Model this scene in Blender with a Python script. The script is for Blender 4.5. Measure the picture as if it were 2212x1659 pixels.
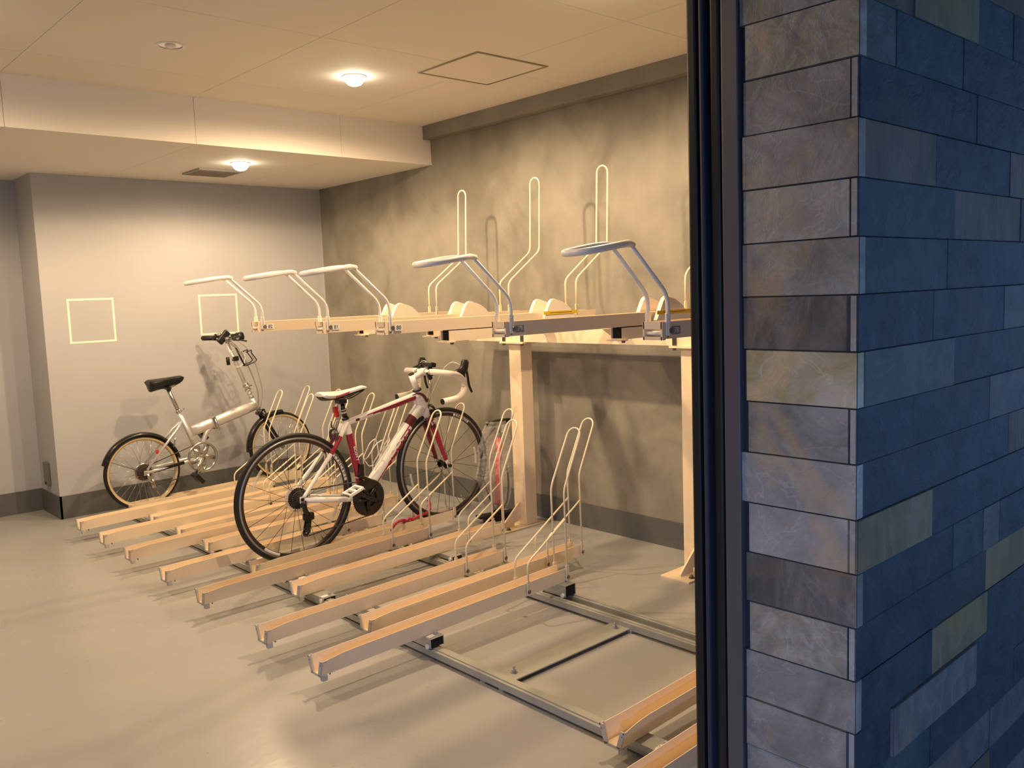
import bpy, bmesh, math, random
from mathutils import Vector, Matrix, noise
PI = math.pi
rnd = random.Random(7)
sc = bpy.context.scene
COL = sc.collection
for _o in list(bpy.data.objects):
    bpy.data.objects.remove(_o)

# ------------------------------------------------------------ camera, world, exposure
cd = bpy.data.cameras.new('camera')
cam = bpy.data.objects.new('camera', cd)
COL.objects.link(cam)
cd.sensor_fit = 'HORIZONTAL'
cd.sensor_width = 36.0
cd.lens = 1871.94 / 2212 * 36.0
cd.clip_start = 0.02
cam.location = (0, 0, 1.40)
cam.rotation_euler = (math.radians(83.94804), math.radians(2.08381), math.radians(-42.69077))
sc.camera = cam
sc.view_settings.view_transform = 'Standard'
sc.view_settings.look = 'None'
sc.view_settings.gamma = 1.0
sc.view_settings.use_curve_mapping = False
sc.view_settings.exposure = 0.0

world = bpy.data.worlds.new('dusk_sky')
sc.world = world
world.use_nodes = True
wn = world.node_tree.nodes
wn['Background'].inputs[0].default_value = (0.15, 0.265, 0.50, 1)
wn['Background'].inputs[1].default_value = 2.1

WARM = (1.0, 0.71, 0.42)
CEIL = 2.526
SOFFIT = 2.274
LAMP_P = 28.5

# ------------------------------------------------------------ materials
def newmat(name):
    m = bpy.data.materials.new(name)
    m.use_nodes = True
    return m, m.node_tree.nodes, m.node_tree.links, m.node_tree.nodes['Principled BSDF']

def mat(name, col, rough=0.5, metal=0.0, var=0.0, vscale=20.0, bump=0.0, bscale=80.0, spec=None, coat=0.0):
    m, n, l, b = newmat(name)
    b.inputs['Base Color'].default_value = (*col, 1)
    b.inputs['Roughness'].default_value = rough
    b.inputs['Metallic'].default_value = metal
    if spec is not None:
        b.inputs['Specular IOR Level'].default_value = spec
    if coat:
        b.inputs['Coat Weight'].default_value = coat
        b.inputs['Coat Roughness'].default_value = 0.08
    tc = n.new('ShaderNodeTexCoord')
    if var:
        t = n.new('ShaderNodeTexNoise'); t.inputs['Scale'].default_value = vscale; t.inputs['Detail'].default_value = 5
        r = n.new('ShaderNodeValToRGB')
        r.color_ramp.elements[0].color = (*[c * (1 - var) for c in col], 1)
        r.color_ramp.elements[1].color = (*[min(1, c * (1 + var)) for c in col], 1)
        r.color_ramp.elements[0].position = 0.3; r.color_ramp.elements[1].position = 0.7
        l.new(tc.outputs['Object'], t.inputs['Vector']); l.new(t.outputs['Fac'], r.inputs['Fac'])
        l.new(r.outputs['Color'], b.inputs['Base Color'])
    if bump:
        t2 = n.new('ShaderNodeTexNoise'); t2.inputs['Scale'].default_value = bscale; t2.inputs['Detail'].default_value = 6
        bp = n.new('ShaderNodeBump'); bp.inputs['Strength'].default_value = bump; bp.inputs['Distance'].default_value = 0.01
        l.new(tc.outputs['Object'], t2.inputs['Vector']); l.new(t2.outputs['Fac'], bp.inputs['Height'])
        l.new(bp.outputs['Normal'], b.inputs['Normal'])
    return m

def concrete_mat():
    m, n, l, b = newmat('mottled_concrete')
    tc = n.new('ShaderNodeTexCoord')
    mp = n.new('ShaderNodeMapping'); mp.inputs['Scale'].default_value = (1, 1.0, 0.8)
    l.new(tc.outputs['Object'], mp.inputs['Vector'])
    t1 = n.new('ShaderNodeTexNoise'); t1.inputs['Scale'].default_value = 2.6; t1.inputs['Detail'].default_value = 5; t1.inputs['Roughness'].default_value = 0.55; t1.inputs['Distortion'].default_value = 0.6
    t2 = n.new('ShaderNodeTexNoise'); t2.inputs['Scale'].default_value = 9; t2.inputs['Detail'].default_value = 6
    l.new(mp.outputs['Vector'], t1.inputs['Vector']); l.new(tc.outputs['Object'], t2.inputs['Vector'])
    r = n.new('ShaderNodeValToRGB')
    e = r.color_ramp.elements
    e[0].position = 0.36; e[0].color = (0.20, 0.185, 0.150, 1)
    e[1].position = 0.66; e[1].color = (0.31, 0.285, 0.235, 1)
    x = e.new(0.48); x.color = (0.245, 0.226, 0.185, 1)
    x = e.new(0.53); x.color = (0.275, 0.255, 0.21, 1)
    l.new(t1.outputs['Fac'], r.inputs['Fac'])
    mx = n.new('ShaderNodeMix'); mx.data_type = 'RGBA'; mx.blend_type = 'MULTIPLY'; mx.inputs[0].default_value = 0.5
    r2 = n.new('ShaderNodeValToRGB')
    r2.color_ramp.elements[0].position = 0.3; r2.color_ramp.elements[0].color = (0.75, 0.75, 0.75, 1)
    r2.color_ramp.elements[1].position = 0.7; r2.color_ramp.elements[1].color = (1, 1, 1, 1)
    l.new(t2.outputs['Fac'], r2.inputs['Fac'])
    l.new(r.outputs['Color'], mx.inputs[6]); l.new(r2.outputs['Color'], mx.inputs[7])
    l.new(mx.outputs[2], b.inputs['Base Color'])
    b.inputs['Roughness'].default_value = 0.62
    return m

def floor_mat():
    m, n, l, b = newmat('grey_coated_floor')
    tc = n.new('ShaderNodeTexCoord')
    t1 = n.new('ShaderNodeTexNoise'); t1.inputs['Scale'].default_value = 1.7; t1.inputs['Detail'].default_value = 6; t1.inputs['Roughness'].default_value = 0.6
    l.new(tc.outputs['Object'], t1.inputs['Vector'])
    r = n.new('ShaderNodeValToRGB')
    r.color_ramp.elements[0].position = 0.3; r.color_ramp.elements[0].color = (0.34, 0.335, 0.33, 1)
    r.color_ramp.elements[1].position = 0.7; r.color_ramp.elements[1].color = (0.39, 0.385, 0.375, 1)
    l.new(t1.outputs['Fac'], r.inputs['Fac'])
    v = n.new('ShaderNodeTexVoronoi'); v.inputs['Scale'].default_value = 6.5
    l.new(tc.outputs['Object'], v.inputs['Vector'])
    r3 = n.new('ShaderNodeValToRGB')
    r3.color_ramp.elements[0].position = 0.02; r3.color_ramp.elements[0].color = (0.55, 0.5, 0.45, 1)
    r3.color_ramp.elements[1].position = 0.035; r3.color_ramp.elements[1].color = (1, 1, 1, 1)
    l.new(v.outputs['Distance'], r3.inputs['Fac'])
    mx = n.new('ShaderNodeMix'); mx.data_type = 'RGBA'; mx.blend_type = 'MULTIPLY'; mx.inputs[0].default_value = 0.6
    l.new(r.outputs['Color'], mx.inputs[6]); l.new(r3.outputs['Color'], mx.inputs[7])
    l.new(mx.outputs[2], b.inputs['Base Color'])
    t2 = n.new('ShaderNodeTexNoise'); t2.inputs['Scale'].default_value = 3; t2.inputs['Detail'].default_value = 4
    l.new(tc.outputs['Object'], t2.inputs['Vector'])
    mr = n.new('ShaderNodeMapRange'); mr.inputs[3].default_value = 0.22; mr.inputs[4].default_value = 0.36
    l.new(t2.outputs['Fac'], mr.inputs[0]); l.new(mr.outputs[0], b.inputs['Roughness'])
    t4 = n.new('ShaderNodeTexNoise'); t4.inputs['Scale'].default_value = 14; t4.inputs['Detail'].default_value = 3
    l.new(tc.outputs['Object'], t4.inputs['Vector'])
    bp = n.new('ShaderNodeBump'); bp.inputs['Strength'].default_value = 0.08; bp.inputs['Distance'].default_value = 0.01
    l.new(t4.outputs['Fac'], bp.inputs['Height']); l.new(bp.outputs['Normal'], b.inputs['Normal'])
    b.inputs['Specular IOR Level'].default_value = 0.5
    return m

def slate(name, c1, c2, sc_=7.0, stretch=(1, 1, 1), rough=0.6, bump=0.7):
    m, n, l, b = newmat(name)
    tc = n.new('ShaderNodeTexCoord')
    mp = n.new('ShaderNodeMapping'); mp.inputs['Scale'].default_value = stretch
    l.new(tc.outputs['Object'], mp.inputs['Vector'])
    t = n.new('ShaderNodeTexNoise'); t.inputs['Scale'].default_value = sc_; t.inputs['Detail'].default_value = 8; t.inputs['Distortion'].default_value = 1.6; t.inputs['Roughness'].default_value = .62
    l.new(mp.outputs['Vector'], t.inputs['Vector'])
    r = n.new('ShaderNodeValToRGB')
    r.color_ramp.elements[0].position = 0.36; r.color_ramp.elements[0].color = (*c1, 1)
    r.color_ramp.elements[1].position = 0.62; r.color_ramp.elements[1].color = (*c2, 1)
    l.new(t.outputs['Fac'], r.inputs['Fac'])
    # pale mineral veins and rusty patches
    v = n.new('ShaderNodeTexNoise'); v.inputs['Scale'].default_value = 9; v.inputs['Detail'].default_value = 4; v.inputs['Distortion'].default_value = .9
    l.new(mp.outputs['Vector'], v.inputs['Vector'])
    vr = n.new('ShaderNodeValToRGB')
    e = vr.color_ramp.elements
    e[0].position = .485; e[0].color = (0, 0, 0, 1); e[1].position = .515; e[1].color = (0, 0, 0, 1)
    x = e.new(.5); x.color = (.22, .22, .22, 1)
    l.new(v.outputs['Fac'], vr.inputs['Fac'])
    m1 = n.new('ShaderNodeMix'); m1.data_type = 'RGBA'
    l.new(vr.outputs['Color'], m1.inputs[0]); l.new(r.outputs['Color'], m1.inputs[6])
    m1.inputs[7].default_value = (*[min(1, c * 1.7 + .02) for c in c2], 1)
    p = n.new('ShaderNodeTexNoise'); p.inputs['Scale'].default_value = 4.5; p.inputs['Detail'].default_value = 6; p.inputs['Distortion'].default_value = 1
    mp2 = n.new('ShaderNodeMapping'); mp2.inputs['Location'].default_value = (3.1, 7.7, 1.9)
    l.new(tc.outputs['Object'], mp2.inputs['Vector']); l.new(mp2.outputs['Vector'], p.inputs['Vector'])
    pr = n.new('ShaderNodeValToRGB'); pr.color_ramp.elements[0].position = .54; pr.color_ramp.elements[1].position = .66
    pr.color_ramp.elements[1].color = (.65, .65, .65, 1)
    l.new(p.outputs['Fac'], pr.inputs['Fac'])
    m2 = n.new('ShaderNodeMix'); m2.data_type = 'RGBA'
    l.new(pr.outputs['Color'], m2.inputs[0]); l.new(m1.outputs[2], m2.inputs[6])
    m2.inputs[7].default_value = (c2[0] * 1.25 + .01, c2[1] * .98, c2[2] * .58, 1)
    l.new(m2.outputs[2], b.inputs['Base Color'])
    t2 = n.new('ShaderNodeTexNoise'); t2.inputs['Scale'].default_value = 20; t2.inputs['Detail'].default_value = 10; t2.inputs['Distortion'].default_value = 1.0; t2.inputs['Roughness'].default_value = .65
    l.new(mp.outputs['Vector'], t2.inputs['Vector'])
    bp = n.new('ShaderNodeBump'); bp.inputs['Strength'].default_value = bump; bp.inputs['Distance'].default_value = 0.009
    l.new(t2.outputs['Fac'], bp.inputs['Height']); l.new(bp.outputs['Normal'], b.inputs['Normal'])
    b.inputs['Roughness'].default_value = rough
    return m

M = {}
M['wall'] = mat('grey_wall_paint', (0.43, 0.43, 0.445), 0.7, var=0.03, vscale=3)
M['base'] = mat('dark_grey_skirting', (0.115, 0.118, 0.115), 0.45, var=0.08, vscale=5)
M['ceil'] = mat('white_ceiling_board', (0.86, 0.81, 0.73), 0.8)
M['joint'] = mat('ceiling_joint', (0.30, 0.25, 0.19), 0.9)
M['beamc'] = mat('dark_concrete_band', (0.25, 0.235, 0.205), 0.7, var=0.12, vscale=4)
M['conc'] = concrete_mat()
M['floor'] = floor_mat()
M['cream'] = mat('cream_powder_coat', (0.90, 0.735, 0.52), 0.38)
M['creamw'] = mat('cream_wire_coat', (0.84, 0.74, 0.56), 0.35)
M['cap'] = mat('grey_end_trim', (0.50, 0.47, 0.45), 0.5)
M['handle'] = mat('ivory_plastic_sleeve', (0.95, 0.90, 0.82), 0.35)
M['fin'] = mat('ivory_guard', (0.86, 0.76, 0.62), 0.45)
M['galv'] = mat('galvanised_steel', (0.46, 0.47, 0.45), 0.42, 0.55, var=0.12, vscale=25)
M['trackp'] = mat('greenish_grey_track', (0.40, 0.40, 0.36), 0.45, 0.25, var=0.08, vscale=12)
M['bolt'] = mat('dull_steel_bolt', (0.22, 0.20, 0.17), 0.4, 0.8)
M['black'] = mat('black_plastic', (0.007, 0.007, 0.008), 0.4)
M['rubber'] = mat('black_rubber', (0.010, 0.0095, 0.009), 0.55)
M['blackgl'] = mat('black_gloss', (0.006, 0.006, 0.007), 0.28, coat=0.2)
M['hole'] = mat('hollow_shade', (0.004, 0.004, 0.004), 0.9)  # near-black stands in for the shade inside tubes and grooves
M['white'] = mat('white_gloss_paint', (0.86, 0.84, 0.80), 0.22, coat=0.6)
M['whitep'] = mat('white_plastic', (0.85, 0.83, 0.80), 0.4)
M['tape'] = mat('cream_bar_tape', (0.84, 0.78, 0.67), 0.6, bump=0.2, bscale=60)
M['mag'] = mat('magenta_gloss_paint', (0.30, 0.010, 0.045), 0.22, coat=0.5)
M['dmag'] = mat('dark_maroon_paint', (0.10, 0.008, 0.02), 0.25, coat=0.4)
M['pink'] = mat('pink_decal', (0.80, 0.09, 0.22), 0.35)
M['palepink'] = mat('pale_pink_decal', (0.85, 0.52, 0.50), 0.3)
M['rim'] = mat('dark_rim', (0.05, 0.035, 0.03), 0.3, 0.3)
M['track'] = mat('grey_brake_track', (0.33, 0.33, 0.35), 0.35, 0.7)
M['steel'] = mat('dark_steel', (0.13, 0.115, 0.10), 0.35, 0.8)
M['spoke'] = mat('black_spoke', (0.05, 0.04, 0.03), 0.4, 0.5)
M['silver'] = mat('silver_alloy', (0.62, 0.61, 0.58), 0.22, 1.0)
M['silverp'] = mat('silver_frame', (0.84, 0.83, 0.81), 0.30, 0.7)
M['chrome'] = mat('chrome', (0.75, 0.74, 0.72), 0.08, 1.0)
M['tan'] = mat('tan_tyre_sidewall', (0.66, 0.50, 0.27), 0.6)
M['red'] = mat('red_reflector', (0.55, 0.02, 0.02), 0.2, coat=0.5)
M['redtube'] = mat('red_barrel', (0.78, 0.05, 0.035), 0.3, coat=0.4)
M['lockpink'] = mat('pink_lock_sleeve', (0.42, 0.02, 0.07), 0.4, bump=0.2, bscale=90)
M['yellow'] = mat('yellow_warning_tape', (0.80, 0.50, 0.02), 0.5)
M['label'] = mat('white_label', (0.82, 0.80, 0.76), 0.5)
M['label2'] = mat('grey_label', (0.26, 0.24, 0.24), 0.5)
M['ink'] = mat('black_ink', (0.03, 0.03, 0.03), 0.6)
M['tapew'] = mat('cream_marking_tape', (0.90, 0.86, 0.70), 0.55)
M['cable'] = mat('grey_cable_sleeve', (0.30, 0.28, 0.24), 0.35)
M['wcable'] = mat('white_cable_sleeve', (0.80, 0.75, 0.65), 0.4)
M['frameblk'] = mat('black_door_frame', (0.012, 0.012, 0.014), 0.38, 0.2)
M['framegry'] = mat('bronze_grey_frame', (0.115, 0.108, 0.115), 0.42, 0.3)
M['framenav'] = mat('navy_gasket', (0.025, 0.028, 0.045), 0.6)
M['outlet'] = mat('dark_outlet_cover', (0.16, 0.15, 0.13), 0.4)
M['vent'] = mat('grey_vent_cover', (0.36, 0.34, 0.30), 0.6)
M['hatchf'] = mat('bronze_hatch_frame', (0.30, 0.26, 0.19), 0.4, 0.3)
M['caulk'] = mat('grey_caulk', (0.5, 0.49, 0.46), 0.6)
M['mortar'] = mat('dark_backing', (0.05, 0.05, 0.055), 0.9)
M['canopy'] = mat('dark_canopy_soffit', (0.05, 0.045, 0.04), 0.7)
M['pave'] = mat('outside_paving', (0.34, 0.34, 0.35), 0.7, var=0.1, vscale=10)

def glow(name, col, s):
    m, n, l, b = newmat(name)
    b.inputs['Base Color'].default_value = (0.9, 0.9, 0.9, 1)
    b.inputs['Emission Color'].default_value = (*col, 1)
    b.inputs['Emission Strength'].default_value = s
    return m
M['bulb'] = glow('lit_bulb', (1.0, 0.86, 0.64), 45.0)

M['bluelens'] = glow('blue_lens', (.3, .45, 1.0), 6.0)  # glowing lens of the added blue lamp
def clear_mat(name, alpha, col=(0.9, 0.88, 0.84), rough=0.15, bump=0.0):
    m, n, l, b = newmat(name)
    b.inputs['Base Color'].default_value = (*col, 1)
    b.inputs['Roughness'].default_value = rough
    out = n['Material Output']
    tr = n.new('ShaderNodeBsdfTransparent')
    mx = n.new('ShaderNodeMixShader'); mx.inputs[0].default_value = alpha
    l.new(tr.outputs[0], mx.inputs[1]); l.new(b.outputs[0], mx.inputs[2]); l.new(mx.outputs[0], out.inputs[0])
    if bump:
        tc = n.new('ShaderNodeTexCoord')
        t2 = n.new('ShaderNodeTexNoise'); t2.inputs['Scale'].default_value = 22; t2.inputs['Detail'].default_value = 4; t2.inputs['Distortion'].default_value = 1.5
        bp = n.new('ShaderNodeBump'); bp.inputs['Strength'].default_value = bump; bp.inputs['Distance'].default_value = 0.02
        l.new(tc.outputs['Object'], t2.inputs['Vector']); l.new(t2.outputs['Fac'], bp.inputs['Height']); l.new(bp.outputs['Normal'], b.inputs['Normal'])
    return m
M['bag'] = clear_mat('clear_plastic_film', 0.22, (0.92, 0.90, 0.86), 0.06, 1.0)
M['clear'] = clear_mat('clear_plastic', 0.45, (0.85, 0.8, 0.72), 0.2)

# ------------------------------------------------------------ mesh helpers
def box(bm, x0, x1, y0, y1, z0, z1, mi=0, mtx=None, bevel=0.0):
    vs = [bm.verts.new((x, y, z)) for x in (x0, x1) for y in (y0, y1) for z in (z0, z1)]
    if mtx is not None:
        for v in vs: v.co = mtx @ v.co
    fs = []
    for idx in ((0, 1, 3, 2), (4, 6, 7, 5), (0, 4, 5, 1), (2, 3, 7, 6), (0, 2, 6, 4), (1, 5, 7, 3)):
        f = bm.faces.new([vs[i] for i in idx]); f.material_index = mi; fs.append(f)
    if bevel:
        es = list({e for f in fs for e in f.edges})
        bmesh.ops.bevel(bm, geom=es, offset=bevel, segments=2, affect='EDGES', profile=0.5)
    return vs

def fillet(pts, r, n=5):
    """round the corners of a polyline; r one radius or a list"""
    pts = [Vector(p) for p in pts]
    out = [pts[0]]
    for i in range(1, len(pts) - 1):
        rr = r[i] if isinstance(r, (list, tuple)) else r
        a, b, c = pts[i - 1], pts[i], pts[i + 1]
        da = (a - b); dc = (c - b)
        d = min(rr, da.length * 0.49, dc.length * 0.49)
        p0 = b + da.normalized() * d; p1 = b + dc.normalized() * d
        for k in range(n + 1):
            t = k / n
            out.append((1 - t) ** 2 * p0 + 2 * t * (1 - t) * b + t * t * p1)
    out.append(pts[-1])
    res = [out[0]]
    for p in out[1:]:
        if (p - res[-1]).length > 1e-6: res.append(p)
    return res

def tube(bm, pts, r, n=10, closed=False, mf=None, mi=0, ry=None, ref=None, caps=True):
    """sweep; r = radius or list per point; ry = (optional) scale of the width across ref direction; mf(t, ang) -> material index"""
    pts = [Vector(p) for p in pts]
    N = len(pts)
    T = []
    for i in range(N):
        if closed:
            t = pts[(i + 1) % N] - pts[i - 1]
        else:
            t = pts[min(i + 1, N - 1)] - pts[max(i - 1, 0)]
        T.append(t.normalized())
    u = Vector(ref) if ref else (Vector((0, 1, 0)) if abs(T[0].y) < 0.9 else Vector((0, 0, 1)))
    u = (u - T[0] * u.dot(T[0])).normalized()
    rings = []
    L = [0]
    for i in range(1, N): L.append(L[-1] + (pts[i] - pts[i - 1]).length)
    for i in range(N):
        u = (u - T[i] * u.dot(T[i])).normalized()
        w = T[i].cross(u)
        rr = r[i] if isinstance(r, (list, tuple)) else r
        sy = 1.0 if ry is None else (ry[i] if isinstance(ry, (list, tuple)) else ry)
        rings.append([bm.verts.new(pts[i] + u * (rr * sy * math.cos(2 * PI * k / n)) + w * (rr * math.sin(2 * PI * k / n))) for k in range(n)])
    for i in range(N if closed else N - 1):
        a = rings[i]; b = rings[(i + 1) % N]
        for k in range(n):
            f = bm.faces.new((a[k], a[(k + 1) % n], b[(k + 1) % n], b[k]))
            f.smooth = True
            f.material_index = mf((L[i] + L[min(i + 1, N - 1)]) / 2 / L[-1], (k + 0.5) / n * 360) if mf else mi
    if caps and not closed:
        for rg in (rings[0][::-1], rings[-1]):
            f = bm.faces.new(rg); f.material_index = (mf(0 if rg[0] is rings[0][-1] else 1, 0) if mf else mi)

def cyl(bm, p0, p1, r, n=16, mi=0, r1=None):
    tube(bm, [p0, p1], [r, r if r1 is None else r1], n=n, mi=mi)

def revolve(bm, c, prof, seg=64, a0=0.0, a1=360.0, closed_prof=True, mats=None, mi=0, axis='Y', smooth=True):
    """revolve (r, h) profile about an axis through c; axis Y: ring in the XZ plane, axis Z: ring in the XY plane"""
    full = abs(a1 - a0) >= 359.99
    m = seg if full else seg + 1
    rows = []
    for i in range(m):
        a = math.radians(a0 + (a1 - a0) * i / seg)
        ca, sa = math.cos(a), math.sin(a)
        if axis == 'Y':
            rows.append([bm.verts.new((c[0] + r * ca, c[1] + h, c[2] + r * sa)) for r, h in prof])
        else:
            rows.append([bm.verts.new((c[0] + r * ca, c[1] + r * sa, c[2] + h)) for r, h in prof])
    P = len(prof)
    for i in range(seg):
        a = rows[i]; b = rows[(i + 1) % m]
        for k in range(P if closed_prof else P - 1):
            k2 = (k + 1) % P
            vs = [a[k], b[k], b[k2], a[k2]]
            try:
                f = bm.faces.new(vs)
            except ValueError:
                continue
            f.smooth = smooth
            f.material_index = mats[k] if mats else mi
    if not full and closed_prof:
        for row in (rows[0], rows[-1]):
            try: bm.faces.new(row)
            except ValueError: pass
    return rows

def circ(r0, h0, rad, n=12, sr=1.0):
    return [(r0 + rad * sr * math.cos(2 * PI * k / n), h0 + rad * math.sin(2 * PI * k / n)) for k in range(n)]

def prism(bm, poly, y0, y1, mi=0, bevel=0.0):
    """polygon in XZ extruded along Y"""
    a = [bm.verts.new((x, y0, z)) for x, z in poly]
    b = [bm.verts.new((x, y1, z)) for x, z in poly]
    fs = [bm.faces.new(a), bm.faces.new(b[::-1])]
    n = len(poly)
    for i in range(n):
        fs.append(bm.faces.new((a[i], b[i], b[(i + 1) % n], a[(i + 1) % n])))
    for f in fs: f.material_index = mi
    if bevel:
        es = list(set(list(fs[0].edges) + list(fs[1].edges)))
        bmesh.ops.bevel(bm, geom=es, offset=bevel, segments=2, affect='EDGES', profile=0.5)

def obj(name, bm, mats, parent=None, kind=None):
    bmesh.ops.recalc_face_normals(bm, faces=bm.faces)
    me = bpy.data.meshes.new(name)
    bm.to_mesh(me); bm.free()
    for m in (mats if isinstance(mats, (list, tuple)) else [mats]):
        me.materials.append(m)
    o = bpy.data.objects.new(name, me)
    COL.objects.link(o)
    if parent is not None:
        o.parent = parent
    if kind: o['kind'] = kind
    return o

def B(): return bmesh.new()

def struct(name, bm, mats, parent=None):
    o = obj(name, bm, mats, parent)
    if parent is None: o['kind'] = 'structure'
    return o

def thing(name, label, cat, loc=(0, 0, 0), rot=(0, 0, 0), group=None):
    o = bpy.data.objects.new(name, None)
    o.empty_display_size = 0.1
    COL.objects.link(o)
    o.location = loc; o.rotation_euler = rot
    o['label'] = label; o['category'] = cat
    if group: o['group'] = group
    return o

def tag(o, label, cat, group=None):
    o['label'] = label; o['category'] = cat
    if group: o['group'] = group
    return o

def copy_tree(o, parent=None):
    c = o.copy(); COL.objects.link(c)
    if parent is not None: c.parent = parent
    for ch in list(o.children): copy_tree(ch, c)
    return c

def text(name, s, size, m, parent, mtx, depth=0.0006, bold=0.0, sx=1.0):
    cu = bpy.data.curves.new(name, 'FONT')
    cu.body = s; cu.size = size; cu.extrude = depth; cu.offset = bold
    cu.align_x = 'CENTER'; cu.align_y = 'CENTER'
    t = bpy.data.objects.new(name + '_curve', cu)
    COL.objects.link(t)
    dg = bpy.context.evaluated_depsgraph_get()
    me = bpy.data.meshes.new_from_object(t.evaluated_get(dg))
    bpy.data.objects.remove(t)
    me.name = name
    me.transform(mtx @ Matrix.Diagonal((sx, 1, 1, 1)))
    me.materials.clear(); me.materials.append(m)
    o = bpy.data.objects.new(name, me); COL.objects.link(o)
    if parent is not None: o.parent = parent
    return o

FACE_NY = Matrix.Rotation(PI / 2, 4, 'X')     # text that reads along +X and faces -Y

# ------------------------------------------------------------ the room
XA = 3.686; YB = 6.237; XR = 1.590; YR = 6.66; XL = -2.6; YF = 1.02
bm = B(); box(bm, XL - .2, XA + .3, YF - .35, 7.0, -.12, 0)
struct('floor', bm, M['floor'])
bm = B(); box(bm, -6, 6, -7.0, YF - .35, -.12, -.002)
struct('ground', bm, M['pave'])
bm = B(); box(bm, XA, XA + .2, YF - .1, 7.0, 0, 2.437); struct('wall_right', bm, M['conc'])
bm = B(); box(bm, 3.622, XA + .2, YF - .1, 7.0, 2.437, 2.75); struct('trim_1', bm, M['beamc'])
bm = B(); box(bm, XR, XA + .01, YB, YB + .6, 0, 2.4); struct('wall_back', bm, M['wall'])
bm = B(); box(bm, XL - .2, XR + .05, YR, YR + .3, 0, 2.4); struct('wall_recess', bm, M['wall'])
bm = B(); box(bm, XL - .2, XL, YF - .3, 7.0, 0, 2.6); struct('wall_left', bm, M['wall'])
# skirting (painted on, a few millimetres proud)
for nm, a in (('baseboard_right', (XA - .006, XA + .01, YF, YB, 0, .146)), ('baseboard_back', (XR - .005, XA, YB - .006, YB + .01, 0, .154)),
              ('baseboard_return', (XR - .006, XR + .01, YB - .006, YR, 0, .154)), ('baseboard_recess', (XL, XR, YR - .006, YR + .01, 0, .154)),
              ('baseboard_left', (XL - .01, XL + .006, YF, YR, 0, .154))):
    bm = B(); box(bm, *a); struct(nm, bm, M['base'])
bm = B(); box(bm, XA - .003, XA, YB - .004, YB, .154, 2.274); struct('trim_2', bm, M['caulk'])
# ceiling of boards, lowered soffit with its drop face
jX = [2.457 - .93, 2.457, 3.385, 4.318]; jY = [1.121 - 1.88, 1.121 - .94, 1.121, 2.059, 2.985]
YK = 4.752
def boards(bm, xs, ys, z0, z1, g=.0022):
    for i in range(len(xs) - 1):
        for j in range(len(ys) - 1):
            box(bm, xs[i] + g / 2, xs[i + 1] - g / 2, ys[j] + g / 2, ys[j + 1] - g / 2, z0, z1, mi=0)
bm = B()
boards(bm, [XL] + [-1.70] + jY + [3.63], [YF - .3] + jX + [YK + .02], CEIL, CEIL + .012)
box(bm, XL - .1, XA + .1, YF - .3, 7.0, CEIL + .012, CEIL + .1, mi=1)
struct('ceiling', bm, [M['ceil'], M['joint']])
bm = B()
xs = [XL, -1.70] + jY + [XA]
for i in range(len(xs) - 1):
    box(bm, xs[i] + .0011, xs[i + 1] - .0011, YK, YK + .012, SOFFIT + .004, CEIL, mi=0)
    box(bm, xs[i] + .0011, xs[i + 1] - .0011, YK - .004, 7.0, SOFFIT, SOFFIT + .012, mi=0)
box(bm, XL, XA, YK + .012, 7.0, SOFFIT + .012, CEIL + .05, mi=1)
struct('ceiling_soffit', bm, [M['ceil'], M['joint']])
# access hatch
t = thing('ceiling_hatch', 'square flush access hatch with thin bronze frame in the white ceiling', 'hatch', (2.99, 3.40, CEIL))
bm = B()
h = .235; w = .014
for a in ((-h, h, -h, -h + w), (-h, h, h - w, h), (-h, -h + w, -h + w, h - w), (h - w, h, -h + w, h - w)):
    box(bm, a[0], a[1], a[2], a[3], -.004, 0)
obj('hatch_frame', bm, M['hatchf'], t)
bm = B(); box(bm, -h + w + .002, h - w - .002, -h + w + .002, h - w - .002, -.003, 0); obj('hatch_panel', bm, M['ceil'], t)
# vent in the soffit
t = thing('soffit_vent', 'thin grey rectangular vent cover on the lowered soffit', 'vent', (2.565, 5.70, SOFFIT))
bm = B(); box(bm, -.15, .15, -.14, .14, -.012, 0, bevel=.002); obj('vent_cover', bm, M['vent'], t)
bm = B()
for k in range(9): box(bm, -.135, .135, -.125 + k * .03, -.115 + k * .03, -.014, -.012)
obj('vent_slats', bm, M['joint'], t)

def lamp(x, y, z, lit, label, pw=1.0):
    t = thing('recessed_downlight', label, 'ceiling light', (x, y, z))
    bm = B(); revolve(bm, (0, 0, 0), [(.050, -.004), (.060, -.004), (.062, 0), (.050, 0)], 40, axis='Z'); obj('trim_ring', bm, M['whitep'], t)
    bm = B()
    rows = revolve(bm, (0, 0, 0), [(.001, .004 if lit else -.001), (.050, .004 if lit else -.001)], 32, closed_prof=False, axis='Z'); obj('reflector', bm, M['whitep' if lit else 'silver'], t)
    bm = B()
    prof = [(.0005, -.050), (.016, -.048), (.034, -.040), (.047, -.024), (.053, -.006), (.053, .002)] if lit else [(.0005, -.012), (.014, -.011), (.022, -.006), (.024, -.001)]  # lit dome enlarged and lowered to stand in for lens glare
    revolve(bm, (0, 0, 0), prof, 24, closed_prof=False, axis='Z')
    obj('bulb', bm, M['bulb'] if lit else M['whitep'], t)
    if lit:
        ld = bpy.data.lights.new('downlight', 'SPOT')
        ld.energy = LAMP_P * 4 * pw; ld.color = WARM; ld.shadow_soft_size = .035
        ld.spot_size = math.radians(180); ld.spot_blend = 0.42
        lo = bpy.data.objects.new('lamp_light', ld); COL.objects.link(lo); lo.parent = t; lo.location = (0, 0, -.088)
    return t
lamp(2.537, 3.882, CEIL, True, 'lit round downlight in the upper ceiling beside the access hatch')
lamp(2.554, 5.257, SOFFIT, True, 'lit round downlight in the lowered soffit beside the grey vent', .56)
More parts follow.
